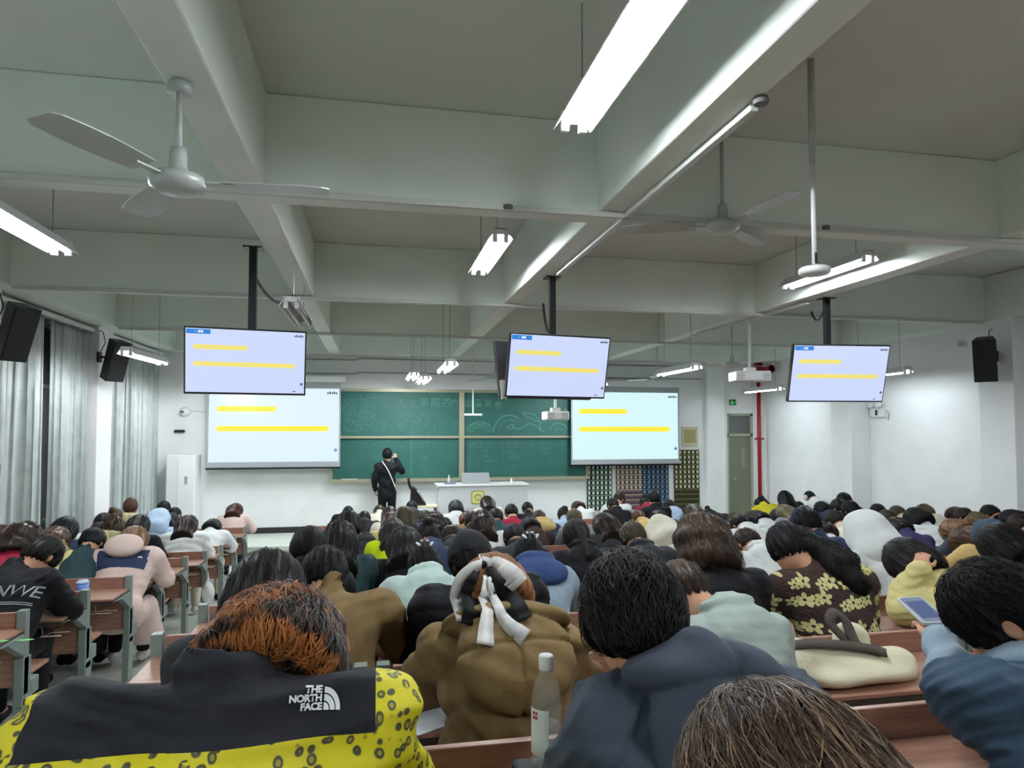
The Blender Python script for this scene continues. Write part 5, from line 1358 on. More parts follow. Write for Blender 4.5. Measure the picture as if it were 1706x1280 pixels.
def mesh_from(mb, name='m'):
    me = bpy.data.meshes.new(name); me.from_pydata(mb.v, [], mb.f); me.update(); return me
def quarter(r0, r1, cx, cy, n=14, a0=0.0, a1=math.pi / 2, sy=1.0):
    m = MB(); vs = []
    for k in range(n + 1):
        a = a0 + (a1 - a0) * k / n
        vs += [(cx + r0 * math.cos(a), cy + r0 * sy * math.sin(a), 0), (cx + r1 * math.cos(a), cy + r1 * sy * math.sin(a), 0)]
    m.add(vs, [(2 * k, 2 * k + 1, 2 * k + 3, 2 * k + 2) for k in range(n)]); return m
def child(b, n): return [c for c in b.children if c.name.split('.')[0] == n][0]
def restrand(b, J, n, **kw):
    h = child(b, 'hair'); W0 = lambda x_, y_, z_: J['hc'] + J['Rh'] @ np.array([x_, y_, z_]); ears = kw.pop('ears', False)
    if ears: kw['avoid'] = [(W0(s_ * .09, -.002, -.028), .040) for s_ in (-1, 1)]
    S_ = strands(h, n, None, crown=tuple(J['hc'] + J['Rh'] @ np.array([0, -.03, .11])), **kw); merge_strands(h, S_); return h

# ---- the person in the yellow leopard jacket with black yoke
hm = hairmat('orange_streaked_black_hair', (30, 27, 26), (176, 92, 34))
_n = hm.node_tree; _c = _n.nodes.new('ShaderNodeTexNoise'); _c.inputs['Scale'].default_value = 13; _t = _n.nodes.new('ShaderNodeTexCoord'); _n.links.new(_t.outputs['Object'], _c.inputs['Vector'])
_r = _n.nodes.new('ShaderNodeValToRGB'); _n.links.new(_c.outputs['Fac'], _r.inputs[0]); _r.color_ramp.elements[0].position = .50; _r.color_ramp.elements[1].position = .60; _r.color_ramp.elements[0].color = (*lin((28, 25, 24)), 1); _r.color_ramp.elements[1].color = (*lin((158, 96, 46)), 1)
_x = _n.nodes.new('ShaderNodeMix'); _x.data_type = 'RGBA'; _x.inputs[0].default_value = .75; _b = _n.nodes['Principled BSDF']; _l = _b.inputs['Base Color'].links[0].from_socket; _n.links.new(_l, _x.inputs[6]); _n.links.new(_r.outputs[0], _x.inputs[7]); _n.links.new(_x.outputs[2], _b.inputs['Base Color'])
b, J = P(462, 985, 1, 'bob', 'black', 'black', 'nearest person at left, black and yellow leopard-print jacket, orange-streaked black hair', res=.0075, L=R(14), hp=R(70), hx=.055, width=1.24, puff=.034, fixsc=True, scale=1.06, hoff=(0, .03, -.065), jk=dict(collar=.045, wr_noise=.011, bulk=1.12), hood='none', nost=True, fine=True)
jo = child(b, 'jacket'); me = jo.data; me.materials.clear(); me.materials.append(M_leo); M_yoke = cloth('black_yoke_cloth', (34, 35, 42)); me.materials.append(M_yoke)
nb, Rt = J['nb'], J['Rt']
def on_back(px_, py_, Y_):
    q_ = (atY(px_, py_, Y_) - np.array(b.location)) / b['_sc']; q_ = Rt.T @ (q_ - nb); return q_[0], q_[2]
ycut = on_back(400, 1246, .97)[1] - .018
import bmesh
bm = bmesh.new(); bm.from_mesh(me); ax_ = [Vector(Rt[:, i]) for i in range(3)]; o0 = Vector(nb)
for pt_, n_ in ((o0 - ax_[0] * .245, ax_[0]), (o0 + ax_[0] * .232, ax_[0]), (o0 + ax_[2] * ycut, ax_[2])):
    bmesh.ops.bisect_plane(bm, geom=bm.verts[:] + bm.edges[:] + bm.faces[:], plane_co=pt_, plane_no=n_, dist=1e-5)
yk = bm.copy()
def in_yoke(f):
    q = f.calc_center_median() - o0; return -.245 < q.dot(ax_[0]) < .232 and q.dot(ax_[2]) > ycut and q.dot(ax_[1]) < .10
bmesh.ops.delete(bm, geom=[f for f in bm.faces if in_yoke(f)], context='FACES'); bmesh.ops.delete(yk, geom=[f for f in yk.faces if not in_yoke(f)], context='FACES')
full_bvh = bvh_of(jo)
bm.to_mesh(me); bm.free(); me.materials.clear(); me.materials.append(M_leo)
ym = bpy.data.meshes.new('yoke_panel'); yk.to_mesh(ym); yk.free(); ym.materials.append(M_yoke)
yo = bpy.data.objects.new('yoke_panel', ym); COL.objects.link(yo); yo.parent = b; yo['label'] = 'plain black upper back panel'
h = child(b, 'hair'); h.data.materials.clear(); h.data.materials.append(hm)
restrand(b, J, 5200, length=.12, rad=.0011, seg=7, lift=.016, wav=.006, down=tuple(-(J['Rh'][:, 2] * .8 + np.array([0, .1, .3]))), seed=3)
jo = yo; lx, lz = on_back(522, 1158, .97); lz -= .024
for ln, dy in (('THE', .0118), ('NORTH', .0), ('FACE', -.0118)):
    me = text_mesh(ln, .0135, bold=.0006, align='RIGHT', spacing=.95); stick(me, jo, J, lx, lz + dy, 'logo_lettering', M_print, b, rot=-.05)
q = quarter(.018, .0245, 0, 0, sy=1.3); q2 = quarter(.0095, .0165, 0, 0, sy=1.3); q3 = quarter(.0, .008, 0, 0, sy=1.3)
for i_, m_ in enumerate((q, q2, q3)): stick(mesh_from(m_), jo, J, lx + .002, lz - .0165, 'logo_half_dome', M_print, b, rot=-.05)

# ---- girl in the brown puffer with the bow
b, J = P(822, 918, 2, 'bob', 'copper', 'khaki', 'person in thick brown puffer with copper hair and a white and black ribbon bow', res=.009, puff=.045, hood='none', width=1.05, jk=dict(wr_noise=.014, bulk=1.1, qa=.010, qs=.12), nost=True, back=.06, hoff=(0, -.01, .05))
jo = child(b, 'jacket')
restrand(b, J, 3200, length=.13, rad=.0010, seg=7, lift=.005, wav=.003, down=tuple(-(J['Rh'][:, 2] * .8 + np.array([0, 0, .3]))), seed=4)
g = Grid(J['nb'] - .33, J['nb'] + .30, .0085); T = lambda a, b_, c: J['nb'] + J['Rt'] @ np.array([a, b_, c])
g.ell(T(.01, -.15, -.135), (.185, .080, .175), frame(J['L'] + R(6)), .02); g.ell(T(0, -.10, -.005), (.215, .110, .055), frame(J['L']), .03); g.ell(T(0, .03, .0), (.15, .10, .05), frame(J['L']), .04)
def hd_(X, Y, Z):
    q = [(X - J['nb'][0]) * J['Rt'][0, i] + (Y - J['nb'][1]) * J['Rt'][1, i] + (Z - J['nb'][2]) * J['Rt'][2, i] for i in range(3)]
    s1 = np.exp(-((q[0] - .01) / .006) ** 2) + np.exp(-((q[2] + .02 + .05 * q[0]) / .007) ** 2) + np.exp(-((q[2] + .115 - .05 * q[0]) / .007) ** 2)
    return .012 * s1 + .005 * np.sin(q[0] * 40 + q[2] * 35) * np.sin(q[2] * 38 - 1)
g.disp(hd_); g.cap(T(0, .005, .0), T(0, .06, .3), .075, .085, .01, 'sub'); V, Q = g.mesh(); mk('hood', V, Q, CL['khaki'], b)
W = lambda x_, y_, z_: J['hc'] + J['Rh'] @ np.array([x_, y_, z_])
def ribbon(pts, wd, mt, name, nrm_=(0, -1, 0), th=.004):
    m = MB(); pts = [Vector(p) for p in pts]; n = Vector(nrm_); rings = []
    for i, p in enumerate(pts):
        t = (pts[min(i + 1, len(pts) - 1)] - pts[max(i - 1, 0)]).normalized(); s_ = t.cross(n).normalized(); w_ = wd[i] if isinstance(wd, (list, tuple)) else wd
        nn = s_.cross(t).normalized()
        rings += [p - s_ * w_, p + s_ * w_, p + s_ * w_ + nn * th, p - s_ * w_ + nn * th]
    fs = []
    for i in range(len(pts) - 1):
        for k in range(4): fs.append((i * 4 + k, i * 4 + (k + 1) % 4, (i + 1) * 4 + (k + 1) % 4, (i + 1) * 4 + k))
    k = (len(pts) - 1) * 4; fs += [(0, 1, 2, 3), (k, k + 1, k + 2, k + 3)]
    m.add(rings, fs); return m.build(name, mt, b, smooth=True)
M_rib = mat('white_satin', (220, 218, 214), .6, rgb2=(190, 188, 190), nscale=16); M_ribk = mat('black_satin', (16, 16, 18), .7, spec=.2)
hb_ = bvh_of(child(b, 'hair')); hbd = bvh_of(child(b, 'hood')); sc = b['_sc']
def oh(px_, py_, off):   # a spot on the back of the hair, millimetres proud of it
    Yh = b['_Yh'] - .12; q = (atY(px_, py_, Yh) - np.array(b.location)) / sc
    o_ = Vector((q[0], -.6, q[2])); hs = [x_[0] for x_ in (hb_.ray_cast(o_, Vector((0, 1, 0))), hbd.ray_cast(o_, Vector((0, 1, 0)))) if x_[0]]
    y_ = min([v.y for v in hs]) if hs else J['hc'][1] - .10
    return Vector((q[0], y_ - off, q[2]))
def smooth_pts(ps, n=14):
    out = []
    for i in range(n + 1):
        t_ = i / n * (len(ps) - 1); k = min(int(t_), len(ps) - 2); f = t_ - k
        p0, p1, p2, p3 = ps[max(k - 1, 0)], ps[k], ps[k + 1], ps[min(k + 2, len(ps) - 1)]
        out.append(tuple(.5 * ((2 * b_) + (-a_ + c_) * f + (2 * a_ - 5 * b_ + 4 * c_ - d_) * f * f + (-a_ + 3 * b_ - 3 * c_ + d_) * f ** 3) for a_, b_, c_, d_ in zip(p0, p1, p2, p3)))
    return out
def bowpart(pts, mt, name):   # pts: px, py, proud, half width px
    s_ = smooth_pts(pts); ps = [oh(a_, b_, c_) for a_, b_, c_, d_ in s_]; k = b['_Yh'] / 1130 / sc
    return ribbon(ps, [d_ * k for a_, b_, c_, d_ in s_], mt, name, th=.003)
bowpart([(806, 940, .016, 7), (788, 945, .03, 9), (768, 962, .03, 9), (760, 985, .02, 9), (758, 1012, .01, 8)], M_rib, 'bow_ribbon')
bowpart([(808, 940, .016, 8), (828, 942, .04, 16), (845, 952, .04, 17), (856, 964, .03, 15)], M_rib, 'bow_ribbon')
bowpart([(803, 945, .012, 5), (788, 965, .016, 12), (776, 990, .014, 14), (768, 1015, .008, 12)], M_ribk, 'bow_lining')
bowpart([(812, 945, .012, 5), (824, 965, .018, 12), (836, 985, .018, 18), (844, 1005, .012, 18)], M_ribk, 'bow_lining')
bowpart([(804, 955, .016, 3), (800, 980, .022, 7), (793, 1005, .022, 10), (786, 1032, .018, 13)], M_rib, 'bow_tail')
bowpart([(809, 955, .016, 3), (812, 980, .022, 6), (820, 1003, .022, 9), (846, 1022, .016, 13)], M_rib, 'bow_tail')
MB().lathe([(.006, -.016), (.016, -.008), (.017, .008), (.006, .016)], n=12).build('bow_knot', M_ribk, b, loc=oh(806, 944, .03))

# ---- man in the dark slate puffer
b, J = P(1052, 916, 1, 'short', 'soft', 'slate', 'nearest person in the middle, thick black hair and dark slate hooded puffer', res=.0075, puff=.038, hood='none', width=1.08, hp=R(24), hyaw=R(-8), hx=-.09, nost=True, fine=True, jk=dict(wr_noise=.013, bulk=1.15, qa=.008, qs=.15))
restrand(b, J, 6500, ears=True, length=.085, rad=.0012, seg=7, lift=.020, wav=.007, down=tuple(-(J['Rh'][:, 2] * .9)), seed=5)
g = Grid(J['nb'] - .36, J['nb'] + .30, .0085); T = lambda a, b_, c: J['nb'] + J['Rt'] @ np.array([a, b_, c])
g.ell(T(.03, -.13, -.08), (.175, .070, .15), frame(J['L'] + R(12)), .02); g.ell(T(0, -.06, .045), (.15, .11, .06), frame(J['L']), .04); g.cap(T(-.02, -.10, .06), T(-.02, -.11, .10), .06, .02, .06)
def hd2(X, Y, Z):
    q = [(X - J['nb'][0]) * J['Rt'][0, i] + (Y - J['nb'][1]) * J['Rt'][1, i] + (Z - J['nb'][2]) * J['Rt'][2, i] for i in range(3)]
    return .009 * np.exp(-((q[0] - .03) / .006) ** 2) + .007 * np.exp(-((q[2] - .03 + .12 * np.abs(q[0])) / .007) ** 2) + .0035 * np.sin(q[0] * 33 + q[2] * 45) * np.sin(q[2] * 28)
g.disp(hd2); g.cap(T(0, .01, .02), T(-.02, .06, .3), .072, .085, .01, 'sub'); V, Q = g.mesh(); mk('hood', V, Q, CL['slate'], b)

# ---- head at the bottom edge
b, J = P(1303, 1128, 0, 'long', 'light', 'charcoal', 'closest head at the bottom edge, brown hair with light strands', res=.009, hp=R(14), nost=True, ht=.034)
hm = hairmat('mixed_brown_hair', (74, 58, 50), (150, 122, 98), .34); h = child(b, 'hair'); h.data.materials.clear(); h.data.materials.append(hm)
restrand(b, J, 8000, length=.17, rad=.0009, seg=9, lift=.008, wav=.004, down=tuple(-(J['Rh'][:, 2] * .9)), seed=6)

# ---- man at the right with phone, grey hoodie under blue jacket
wrp = {'l': [(-.17, .36, .85), (-.02, .58, .91), (.02, .66, .93)], 'r': [(.27, .22, .72), (.06, .42, .72), (.02, .50, .70)]}
b, J = P(1662, 925, 1, 'short', 'black', 'denim', 'nearest person at right, bare ear, blue jacket over grey hoodie, holding a phone', res=.007, hp=R(14), hyaw=R(48), width=1.12, puff=.03, hood='none', nost=True, fine=True, arms=wrp, hx=.05, jk=dict(wr_noise=.013, bulk=1.1, skip='l'))
restrand(b, J, 5200, ears=True, length=.075, rad=.0012, seg=6, lift=.016, wav=.007, down=tuple(-(J['Rh'][:, 2] * .9)), seed=7)
g = Grid((-.55, -.1, .55), (.2, 1.0, 1.15), .008)
g.cap(J['shl'] * .45 + J['ell'] * .55, J['ell'], .064, .060, .02); g.cap(J['ell'], J['wrl'], .060, .044, .02); g.disp(lambda X, Y, Z: .004 * np.sin(Y * 60 + Z * 30) + .003 * np.sin(X * 50)); V, Q = g.mesh(); mk('hoodie_sleeve', V, Q, CL['bluegrey'], b)
g = Grid(J['nb'] - .2, J['nb'] + .2, .008); T = lambda a, b_, c: J['nb'] + J['Rt'] @ np.array([a, b_, c])
g.ell(T(-.02, .02, .035), (.105, .10, .05), J['Rt'], .02); g.cap(T(0, .0, .05), T(0, .0, .3), .056, .066, .006, 'sub'); V, Q = g.mesh(); mk('hoodie_collar', V, Q, CL['bluegrey'], b)
sc = b['_sc']; hp_ = Vector(b.location) + Vector(J['hdl']) * sc
t = thing('phone', 'light-framed phone held by the person at the right edge', 'phone', tuple(hp_ + Vector((0, .02, .035))))
pb = MB().prism(rrect(0, 0, .037, .075, .012), 'z', -.004, .004).build('phone_body', mat('phone_silver', (200, 204, 208), .3), t)
MB().prism(rrect(0, 0, .033, .070, .010), 'z', .004, .0048).build('phone_screen', emis('phone_screen_glow', (150, 164, 196), .55), pb)
MB().box(-.026, .026, -.05, .045, .0048, .0055).build('phone_text_block', mat('phone_text', (70, 84, 120), .4), pb)
pb.rotation_euler = (R(14), R(-4), R(-14))

# ---- sage hoodie behind the slate puffer
b, J = P(1138, 926, 2, 'tight', 'dbrown', 'sage', 'person in sage grey-green hoodie, half hidden right of the slate puffer', res=.011, hx=-.09, puff=.014, hood='down', width=.84)
# ---- bob at left
P(446, 909, 2, 'bob', 'soft', 'charcoal', 'person with smooth black bob directly behind the orange-streaked hair', res=.011)
# ---- brown jacket
P(541, 903, 3, 'short', 'black', 'khaki', 'black-haired person in plain brown jacket with arm on the desk corner', res=.010, width=1.14, puff=.026, hood='none', hx=-.04, hoff=(0, .01, -.03), jk=dict(wr_noise=.010, collar=.06))
# ---- flower fleece
b, J = P(1312, 864, 3, 'tight', 'black', 'darkbrown', 'person in brown fleece with cream flowers and long black hair', res=.009, topmat=M_flow, hx=-.09, hood='none', width=1.12, puff=.022, jk=dict(wr_noise=.004, bulk=1.1))
g = Grid(J['hc'] - np.array([.2, .3, .5]), J['hc'] + np.array([.34, .2, .2]), .009); W = lambda x_, y_, z_: J['hc'] + J['Rh'] @ np.array([x_, y_, z_]); T = lambda a, b_, c: J['nb'] + J['Rt'] @ np.array([a, b_, c])
g.cap(W(.05, -.05, .02), T(.05, -.10, .02), .060, .058, .03, sx=.85); g.cap(T(.05, -.10, .02), T(.085, -.135, -.10), .058, .034, .03, sx=.8)
g.disp(lambda X, Y, Z: .006 * np.sin(Z * 50 + X * 14) + .003 * np.sin(X * 120 + Z * 20)); V, Q = g.mesh(); ho = mk('hair', V, Q, HAIR['soft'], b)
merge_strands(ho, strands(ho, 1600, None, length=.12, rad=.0016, seg=6, lift=.01, wav=.009, seed=8))
# ---- custard puffer with hand at the face
arms = {'l': [(-.24, .30, .74), (-.16, .30, .93), (-.11, .33, 1.0)], 'r': [(.25, .30, .70), (.12, .46, .70), (.08, .54, .69)]}
b, J = P(1509, 889, 3, 'bob', 'soft', 'custard', 'person in pale yellow puffer resting chin on one hand', res=.009, hx=-.05, hood='down', width=1.08, puff=.04, arms=arms, hp=R(22), jk=dict(wr_noise=.007, bulk=1.1, qa=.008, qs=.14))
# ---- black hoodie with lettering, left block
b, J = P(72, 887, 0, 'short', 'soft', 'black', 'person in black sweatshirt with white outlined lettering on the back', block='l', res=.010, hp=R(30), hx=.05, hyaw=R(-25), width=1.15, puff=.03, hood='none', jk=dict(wr_noise=.008, bulk=1.12), pants=CL['black'])
jo = child(b, 'jacket')
me = text_mesh('DNWE', .095, italic=.45, bold=.0, spacing=.95); stick(me, jo, J, .06, -.16, 'back_lettering', mat('outline_print', (176, 178, 180), .6), b, rot=.10)
me = text_mesh('DNWE', .095, italic=.45, bold=-.0035, spacing=.95); stick(me, jo, J, .06, -.16, 'lettering_inside', CL['black'], b, rot=.10, off=.0048)
m = MB(); 
for z0 in (-.055, -.066):
    for i_ in range(8):
        xa = -.15 + .034 * i_; xb = xa + .034; m.add([(xa, z0 + xa * .1, 0), (xb, z0 + xb * .1, 0), (xb, z0 + .004 + xb * .1, 0), (xa, z0 + .004 + xa * .1, 0)], [(0, 1, 2, 3)])
me = mesh_from(m); stick(me, jo, J, .06, -.17, 'lettering_underline', mat('outline_print', (176, 178, 180), .6), b)
# ---- pink-cream coat with navy band
b, J = P(225, 875, 2, 'bob', 'light', 'pink', 'person in pale pink coat with navy shoulder band, by the aisle', block='l', res=.010, puff=.034, hood='none', width=1.1, pants=CL['black'], shoes=M_shoe, jk=dict(wr_noise=.006, bulk=1.1))
jo = child(b, 'jacket'); me = jo.data; me.materials.append(CL['navy']); mi = np.zeros(len(me.polygons), np.int32)
for p in me.polygons:
    q = J['Rt'].T @ (np.array(p.center) - J['nb'])
    if -.20 < q[2] < -.02 and abs(q[0]) < .19 - .1 * max(0, -.12 - q[2]) and q[1] < .0: mi[p.index] = 1
me.polygons.foreach_set('material_index', mi)
g = Grid(J['nb'] - .3, J['nb'] + .25, .010); T = lambda a, b_, c: J['nb'] + J['Rt'] @ np.array([a, b_, c])
g.ell(T(0, -.14, .0), (.15, .075, .115), frame(J['L'] + R(15)), .02); g.cap(T(0, .02, .0), T(0, .06, .3), .07, .08, .01, 'sub'); V, Q = g.mesh(); mk('hood', V, Q, CL['pink'], b)
m = MB(); line(m, [(-.012, .0), (-.006, .012), (.0, .004), (.006, .014), (.014, .0)], 0, .007); mm_ = MB(); mm_.v = [(x_, z_, 0) for x_, y_, z_ in m.v]; mm_.f = m.f
stick(mesh_from(mm_), jo, J, .135, -.10, 'chest_logo', M_print, b)
g = Grid((-.32, -.2, .02), (.36, .5, .56), .012)
g.cap((.0, .05, .48), (.0, .25, .46), .17, .16, .03, sx=.75); g.cap((.12, .28, .46), (.15, .30, .20), .11, .13, .04, sx=.9); g.half((0, 0, .17), (0, 0, -1), .01); V, Q = g.mesh(); mk('coat_skirt', V, Q, CL['pink'], b)

# ------------------------------------------------------------------ the teacher at the board
TX, TY = atY(645, 800, 12.85)[0], 12.85
top = atY(645, 748, TY)[2] - ZST; ts = top / 1.66
J = skeleton(0.0, hp=R(4)); 
J['hip'] = np.array([0, 0, .90]); J['nb'] = np.array([0, .02, 1.38]); J['Rt'] = frame(R(2)); J['Rh'] = frame(R(8), R(-6)); J['hc'] = np.array([-.0, .05, 1.545])
for n, s in (('l', -1), ('r', 1)):
    J['sh' + n] = np.array([s * .165, .0, 1.32]); J['hj' + n] = np.array([s * .085, 0, .88]); J['kn' + n] = np.array([s * .095, .02, .48]); J['an' + n] = np.array([s * .10, -.01, .09]); J['ft' + n] = np.array([s * .12, .12, .03])
J['ell'] = np.array([-.24, -.0, 1.06]); J['wrl'] = np.array([-.23, .10, .86]); J['hdl'] = np.array([-.22, .13, .78])
J['elr'] = np.array([.29, .16, 1.22]); J['wrr'] = np.array([.17, .30, 1.45]); J['hdr'] = np.array([.15, .34, 1.53]); J['L'] = R(2)
g = Grid((-.42, -.3, 0.0), (.46, .6, 1.74), .011)
g.cap((0, 0, .88), (0, 0, 1.1), .09, .08, .05, sx=.8); g.cap((0, 0, 1.1), (0, .01, 1.28), .08, .085, .05, sx=.75); g.cap(J['shl'], J['shr'], .042, .042, .05); add_head(g, J, True)
for n, s in (('l', -1), ('r', 1)):
    g.cap(J['sh' + n], J['el' + n], .048, .036, .03); g.cap(J['el' + n], J['wr' + n], .036, .025, .02); hand(g, J['wr' + n], J['hd' + n], s, (0, -1, 0.2) if n == 'r' else (-1, 0, 0), .5, .0095)
    g.cap(J['hj' + n], J['kn' + n], .075, .052, .03); g.cap(J['kn' + n], J['an' + n], .050, .034, .02); g.cap(J['an' + n], J['ft' + n], .036, .026, .02)
V, Q = g.mesh(); b = mk('person', V, Q, SKIN); b.location = (TX, TY, ZST); b.scale = (ts,) * 3
tag(b, 'teacher dressed in black writing on the blackboard with raised right hand', 'person')
g = Grid((-.45, -.3, .5), (.5, .5, 1.6), .012); p_ = .02
g.ell((0, 0, .78), (.165, .12, .18), None, .05); g.ell((0, 0, 1.0), (.165, .12, .22), None, .06); g.ell((0, 0, 1.24), (.18, .12, .16), None, .06); g.cap(J['shl'], J['shr'], .07, .07, .06); g.cap((0, .01, 1.33), (0, .02, 1.42), .085, .065, .04)
for n in ('l', 'r'): g.cap(J['sh' + n], J['el' + n], .072, .062, .035); g.cap(J['el' + n], J['wr' + n] * .95 + J['el' + n] * .05, .062, .046, .025)
g.disp(lambda X, Y, Z: .004 * np.sin(X * 22 + Z * 31) + .003 * np.sin(Z * 50 - X * 30)); g.half((0, 0, .64), (0, 0, -1)); g.cap((0, .02, 1.41), (0, .03, 1.7), .055, .06, .005, 'sub')
V, Q = g.mesh(); mk('coat', V, Q, CL['black'], b)
g = Grid((-.3, -.25, .02), (.3, .3, 1.0), .012)
g.ell((0, 0, .86), (.15, .11, .14), None, .04)
for n in ('l', 'r'): g.cap(J['hj' + n], J['kn' + n], .098, .072, .015); g.cap(J['kn' + n], J['an' + n], .072, .062, .015)
g.half((0, 0, .06), (0, 0, -1)); V, Q = g.mesh(); mk('trousers', V, Q, CL['black'], b)
for n in ('l', 'r'):
    g = Grid(J['an' + n] - .1, J['ft' + n] + .1, .012); g.cap(J['an' + n] - np.array([0, .03, .045]), J['ft' + n], .045, .036, .02); g.half((0, 0, .004), (0, 0, -1)); V, Q = g.mesh(); mk('shoe', V, Q, CL['black'], b)
V, Q = hair_mesh(J, 'short', .008, .018, 3); ho = mk('hair', V, Q, HAIR['black'], b)
pts = [(-.10, -.05, 1.42), (-.04, -.118, 1.34), (.03, -.14, 1.22), (.10, -.14, 1.06), (.155, -.115, .92), (.18, -.05, .84)]
MB().tube(pts, .009, 6).build('bag_strap', M_print, b, smooth=True)
MB().tube([tuple(J['hdr'] + np.array([-.0, .02, .02])), tuple(J['hdr'] + np.array([-.0, .06, .03]))], .006, 6).build('chalk_piece', M_white, b)
MB().box(-.035, .03, -.10, -.06, 1.475, 1.49).build('face_mask_string', M_white, b) if False else None

# ------------------------------------------------------------------ things on the desks
def desk_z(Y, panel): return zf(panel) + .7165
# water bottle on a dark pouch
pY = rowY(2); p = atY(910, 1150, 1.43); z0 = desk_z(0, pY)
tag(MB().prism(rrect(0, 0, .10, .045, .02), 'z', 0, .125).build('pencil_pouch', mat('dark_pouch', (30, 34, 42), .7), loc=(p[0] + .03, 1.43, z0), bevel=.01), 'dark soft pouch under the water bottle, behind the slate puffer\'s shoulder', 'bag')
Mcl = mat('clear_plastic', (226, 232, 232), .06, alpha=.12); Mwt = mat('water', (200, 210, 208), .03, alpha=.16)
t = thing('water_bottle', 'clear plastic water bottle with white cap beside the brown puffer', 'bottle', (p[0], 1.43, z0 + .125))
bz = .235
MB().lathe([(.026, 0), (.031, .006), (.0315, .03), (.030, .06), (.0315, .09), (.0315, .135), (.026, .170), (.015, .195), (.0135, .205)], n=28).build('bottle_body', Mcl, t, smooth=True)
MB().lathe([(.027, .004), (.029, .01), (.029, .088)], n=24).build('water', Mwt, t, smooth=True)
MB().lathe([(.0155, .200), (.016, .204), (.016, .228), (.014, .231)], n=24).build('cap', M_white, t, smooth=True)
lb = MB(); n = 10
for i in range(n + 1):
    a = R(170) + R(95) * i / n
    for z_ in (.03, .125): lb.v.append((.0322 * math.cos(a), .0322 * math.sin(a), z_))
lb.f = [(2 * i, 2 * i + 2, 2 * i + 3, 2 * i + 1) for i in range(n)]; lb.mi = [0] * n
lo_ = lb.build('bottle_label', mat('bottle_label_paper', (206, 214, 220), .5), t)
rl = MB()
for i in range(4):
    a = R(205) + R(12) * (i % 2); z_ = .105 + .009 * (i // 2)
    rl.box(.0335 * math.cos(a) - .002, .0335 * math.cos(a) + .002, .0335 * math.sin(a) - .001, .0335 * math.sin(a) + .001, z_, z_ + .006)
rl.build('red_label_print', mat('red_print', (196, 60, 70), .5), lo_)
# sheets of paper
M_pap = mat('white_paper', (220, 226, 236), .7)
for x_, y_, Y_, rz_, lab in ((690, 1118, 2.12, .5, 'white sheet of paper left of the brown puffer'), (968, 1112, 2.14, -.5, 'white sheet of paper right of the brown puffer')):
    p = atY(x_, y_, Y_); tag(MB().box(-.105, .105, -.148, .148, 0, .003).build('paper_sheet', M_pap, loc=(p[0], Y_ + .12, desk_z(0, rowY(3))), rot=(0, 0, rz_)), lab, 'paper')
# tote bag
pY = rowY(3); p = atY(1400, 1100, pY - .20); z0 = desk_z(0, pY); M_tote = mat('cream_canvas', (206, 198, 172), .85, bump=.8, bscale=12, noise=.04)
g = Grid((-.40, -.2, -.02), (.40, .25, .26), .008)
g.cap((-.22, 0, .05), (.22, -.02, .035), .085, .06, .05, sx=.85); g.ell((0, .0, .035), (.30, .15, .05), None, .04); g.ell((.08, .05, .11), (.075, .045, .07), None, .03); g.ell((-.2, .02, .07), (.11, .10, .06), None, .04)
g.disp(lambda X, Y, Z: .004 * np.sin(X * 21 + Z * 60) + .003 * np.sin(Y * 40 + X * 12)); g.half((0, 0, .001), (0, 0, -1))
V, Q = g.mesh(); tb = thing('tote_bag', 'cream canvas tote bag with dark straps lying on the desk', 'bag', (p[0], pY - .20, z0))
mk('bag_body', V, Q, M_tote, tb)
M_strap = mat('dark_brown_webbing', (62, 54, 48), .8)
def strap(pts, wd, name, mt, par):
    global b
    b_old = b; b = par; s4 = smooth_pts([(*q_, 0) for q_ in pts], 26); o = ribbon([q_[:3] for q_ in s4], wd, mt, name, nrm_=(0, -.5, .8), th=.005); b = b_old; return o
strap([(-.26, -.02, .125), (-.15, -.04, .140), (-.03, -.05, .13), (.07, -.06, .115), (.13, -.07, .10)], .020, 'strap', M_strap, tb)
strap([(.02, -.02, .125), (-.03, .01, .19), (.0, .03, .225), (.04, .02, .19), (.05, -.03, .12), (.13, -.08, .10)], .020, 'strap', M_strap, tb)
# flask, cup, small things
p = atY(619, 960, 4.66); z0 = desk_z(0, rowY(6))
t = thing('thermos_flask', 'white insulated flask on the desk corner beside the aisle seat', 'bottle', (p[0] + .04, 4.66, z0))
MB().lathe([(.034, 0), (.036, .01), (.036, .15), (.03, .162)], n=24).build('flask_body', M_white, t, smooth=True)
MB().lathe([(.03, .162), (.034, .168), (.033, .21), (.026, .225), (.01, .228)], n=24).build('lid', mat('flask_lid', (226, 228, 230), .35), t, smooth=True)
MB().box(-.018, .018, -.0375, -.034, .05, .12).build('blue_print', mat('pale_blue_print', (130, 160, 206), .5), t)
t = thing('plastic_cup', 'blue drink cup on the left block desk before the pink coat', 'cup', (atY(138, 965, 5.55)[0], 5.55, desk_z(0, lrowY(2))))
MB().lathe([(.030, 0), (.033, .01), (.042, .10)], n=22).build('cup_body', mat('blue_cup', (92, 128, 196), .4), t, smooth=True)
MB().lathe([(.044, .10), (.044, .108), (.03, .122), (.012, .124)], n=22).build('lid', mat('clear_lid', (170, 190, 214), .2), t, smooth=True)
t = thing('seat_sticker', 'green leaf-shaped sticker on the nearest left desk top', 'sticker', (atY(25, 1030, 3.95)[0], 3.93, desk_z(0, lrowY(0)) + .0005))
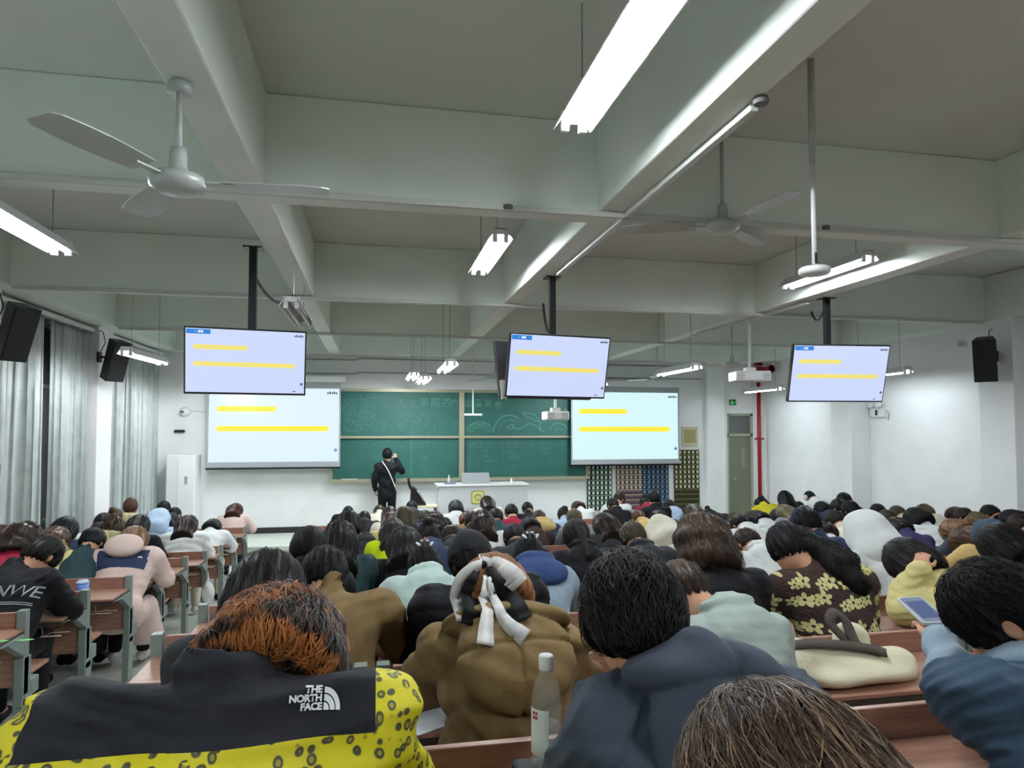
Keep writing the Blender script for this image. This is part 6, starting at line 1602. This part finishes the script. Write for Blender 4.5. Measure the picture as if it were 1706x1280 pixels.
for s_ in (-1, 1): MB().prism([(s_ * .01, 0), (s_ * .05, .022), (s_ * .09, .012), (s_ * .10, 0), (s_ * .06, -.02)], 'z', 0, .0012).build('leaf', mat('sticker_green', (120, 190, 110), .5), t)
p = atY(298, 916, 7.1); t = thing('pink_pouch', 'dusty pink pouch lying on a left block desk', 'bag', (-2.3, 7.15, desk_z(0, lrowY(4))))
MB().prism([(-.16, 0), (.16, 0), (.13, .05), (.02, .09), (-.1, .05)], 'y', -.07, .07).build('pouch_body', mat('dusty_pink', (170, 116, 104), .7), t, bevel=.01)
t = thing('plastic_bag', 'white plastic bag hanging by a left block desk leg', 'bag', (-1.80, 8.1, zf(8.1) + .22))
g = Grid((-.12, -.1, -.02), (.12, .1, .42), .012); g.ell((0, 0, .12), (.07, .05, .12), None, .02); g.cap((0, 0, .2), (0, 0, .36), .02, .008, .03); g.disp(lambda X, Y, Z: .006 * np.sin(X * 70 + Z * 40) * np.sin(Y * 60)); V, Q = g.mesh(); mk('bag_body', V, Q, mat('white_film', (212, 216, 214), .35), t)
t = thing('drink_bottle', 'clear water bottle standing between the front rows at left', 'bottle', (atY(603, 862, 8.6)[0], 8.0, desk_z(0, rowY(10))))
MB().lathe([(.03, 0), (.032, .14), (.014, .19)], n=16).build('bottle_body', Mcl, t, smooth=True); MB().lathe([(.016, .19), (.016, .215)], n=14).build('cap', M_white, t)
MB().box(-.02, .02, -.033, -.03, .04, .10).build('bottle_label', M_pap, t)
for i_, (X_, k_, rz_, lab) in enumerate(((1.35, 7, .2, 'open white booklet on the desk behind the tan hood'), (1.75, 8, -.2, 'white sheet on the desk beside the wide brown hair'), (-2.2, 1, .1, 'white sheet on a left block desk before the cream fur hood'), (2.15, 6, .3, 'white sheet on the desk right of the black ponytail'))):
    bl = lrowY(k_) if X_ < -1 else rowY(k_)
    tag(MB().box(-.1, .1, -.14, .14, 0, .008).build('paper_sheet', M_pap, loc=(X_, bl - .19, desk_z(0, bl)), rot=(0, 0, rz_)), lab, 'paper')
for o in [q for q in bpy.data.objects if '_L' in q]: pass
for o in bpy.data.objects:
    for k_ in ('_L', '_sc', '_Yh'):
        if k_ in o: del o[k_]
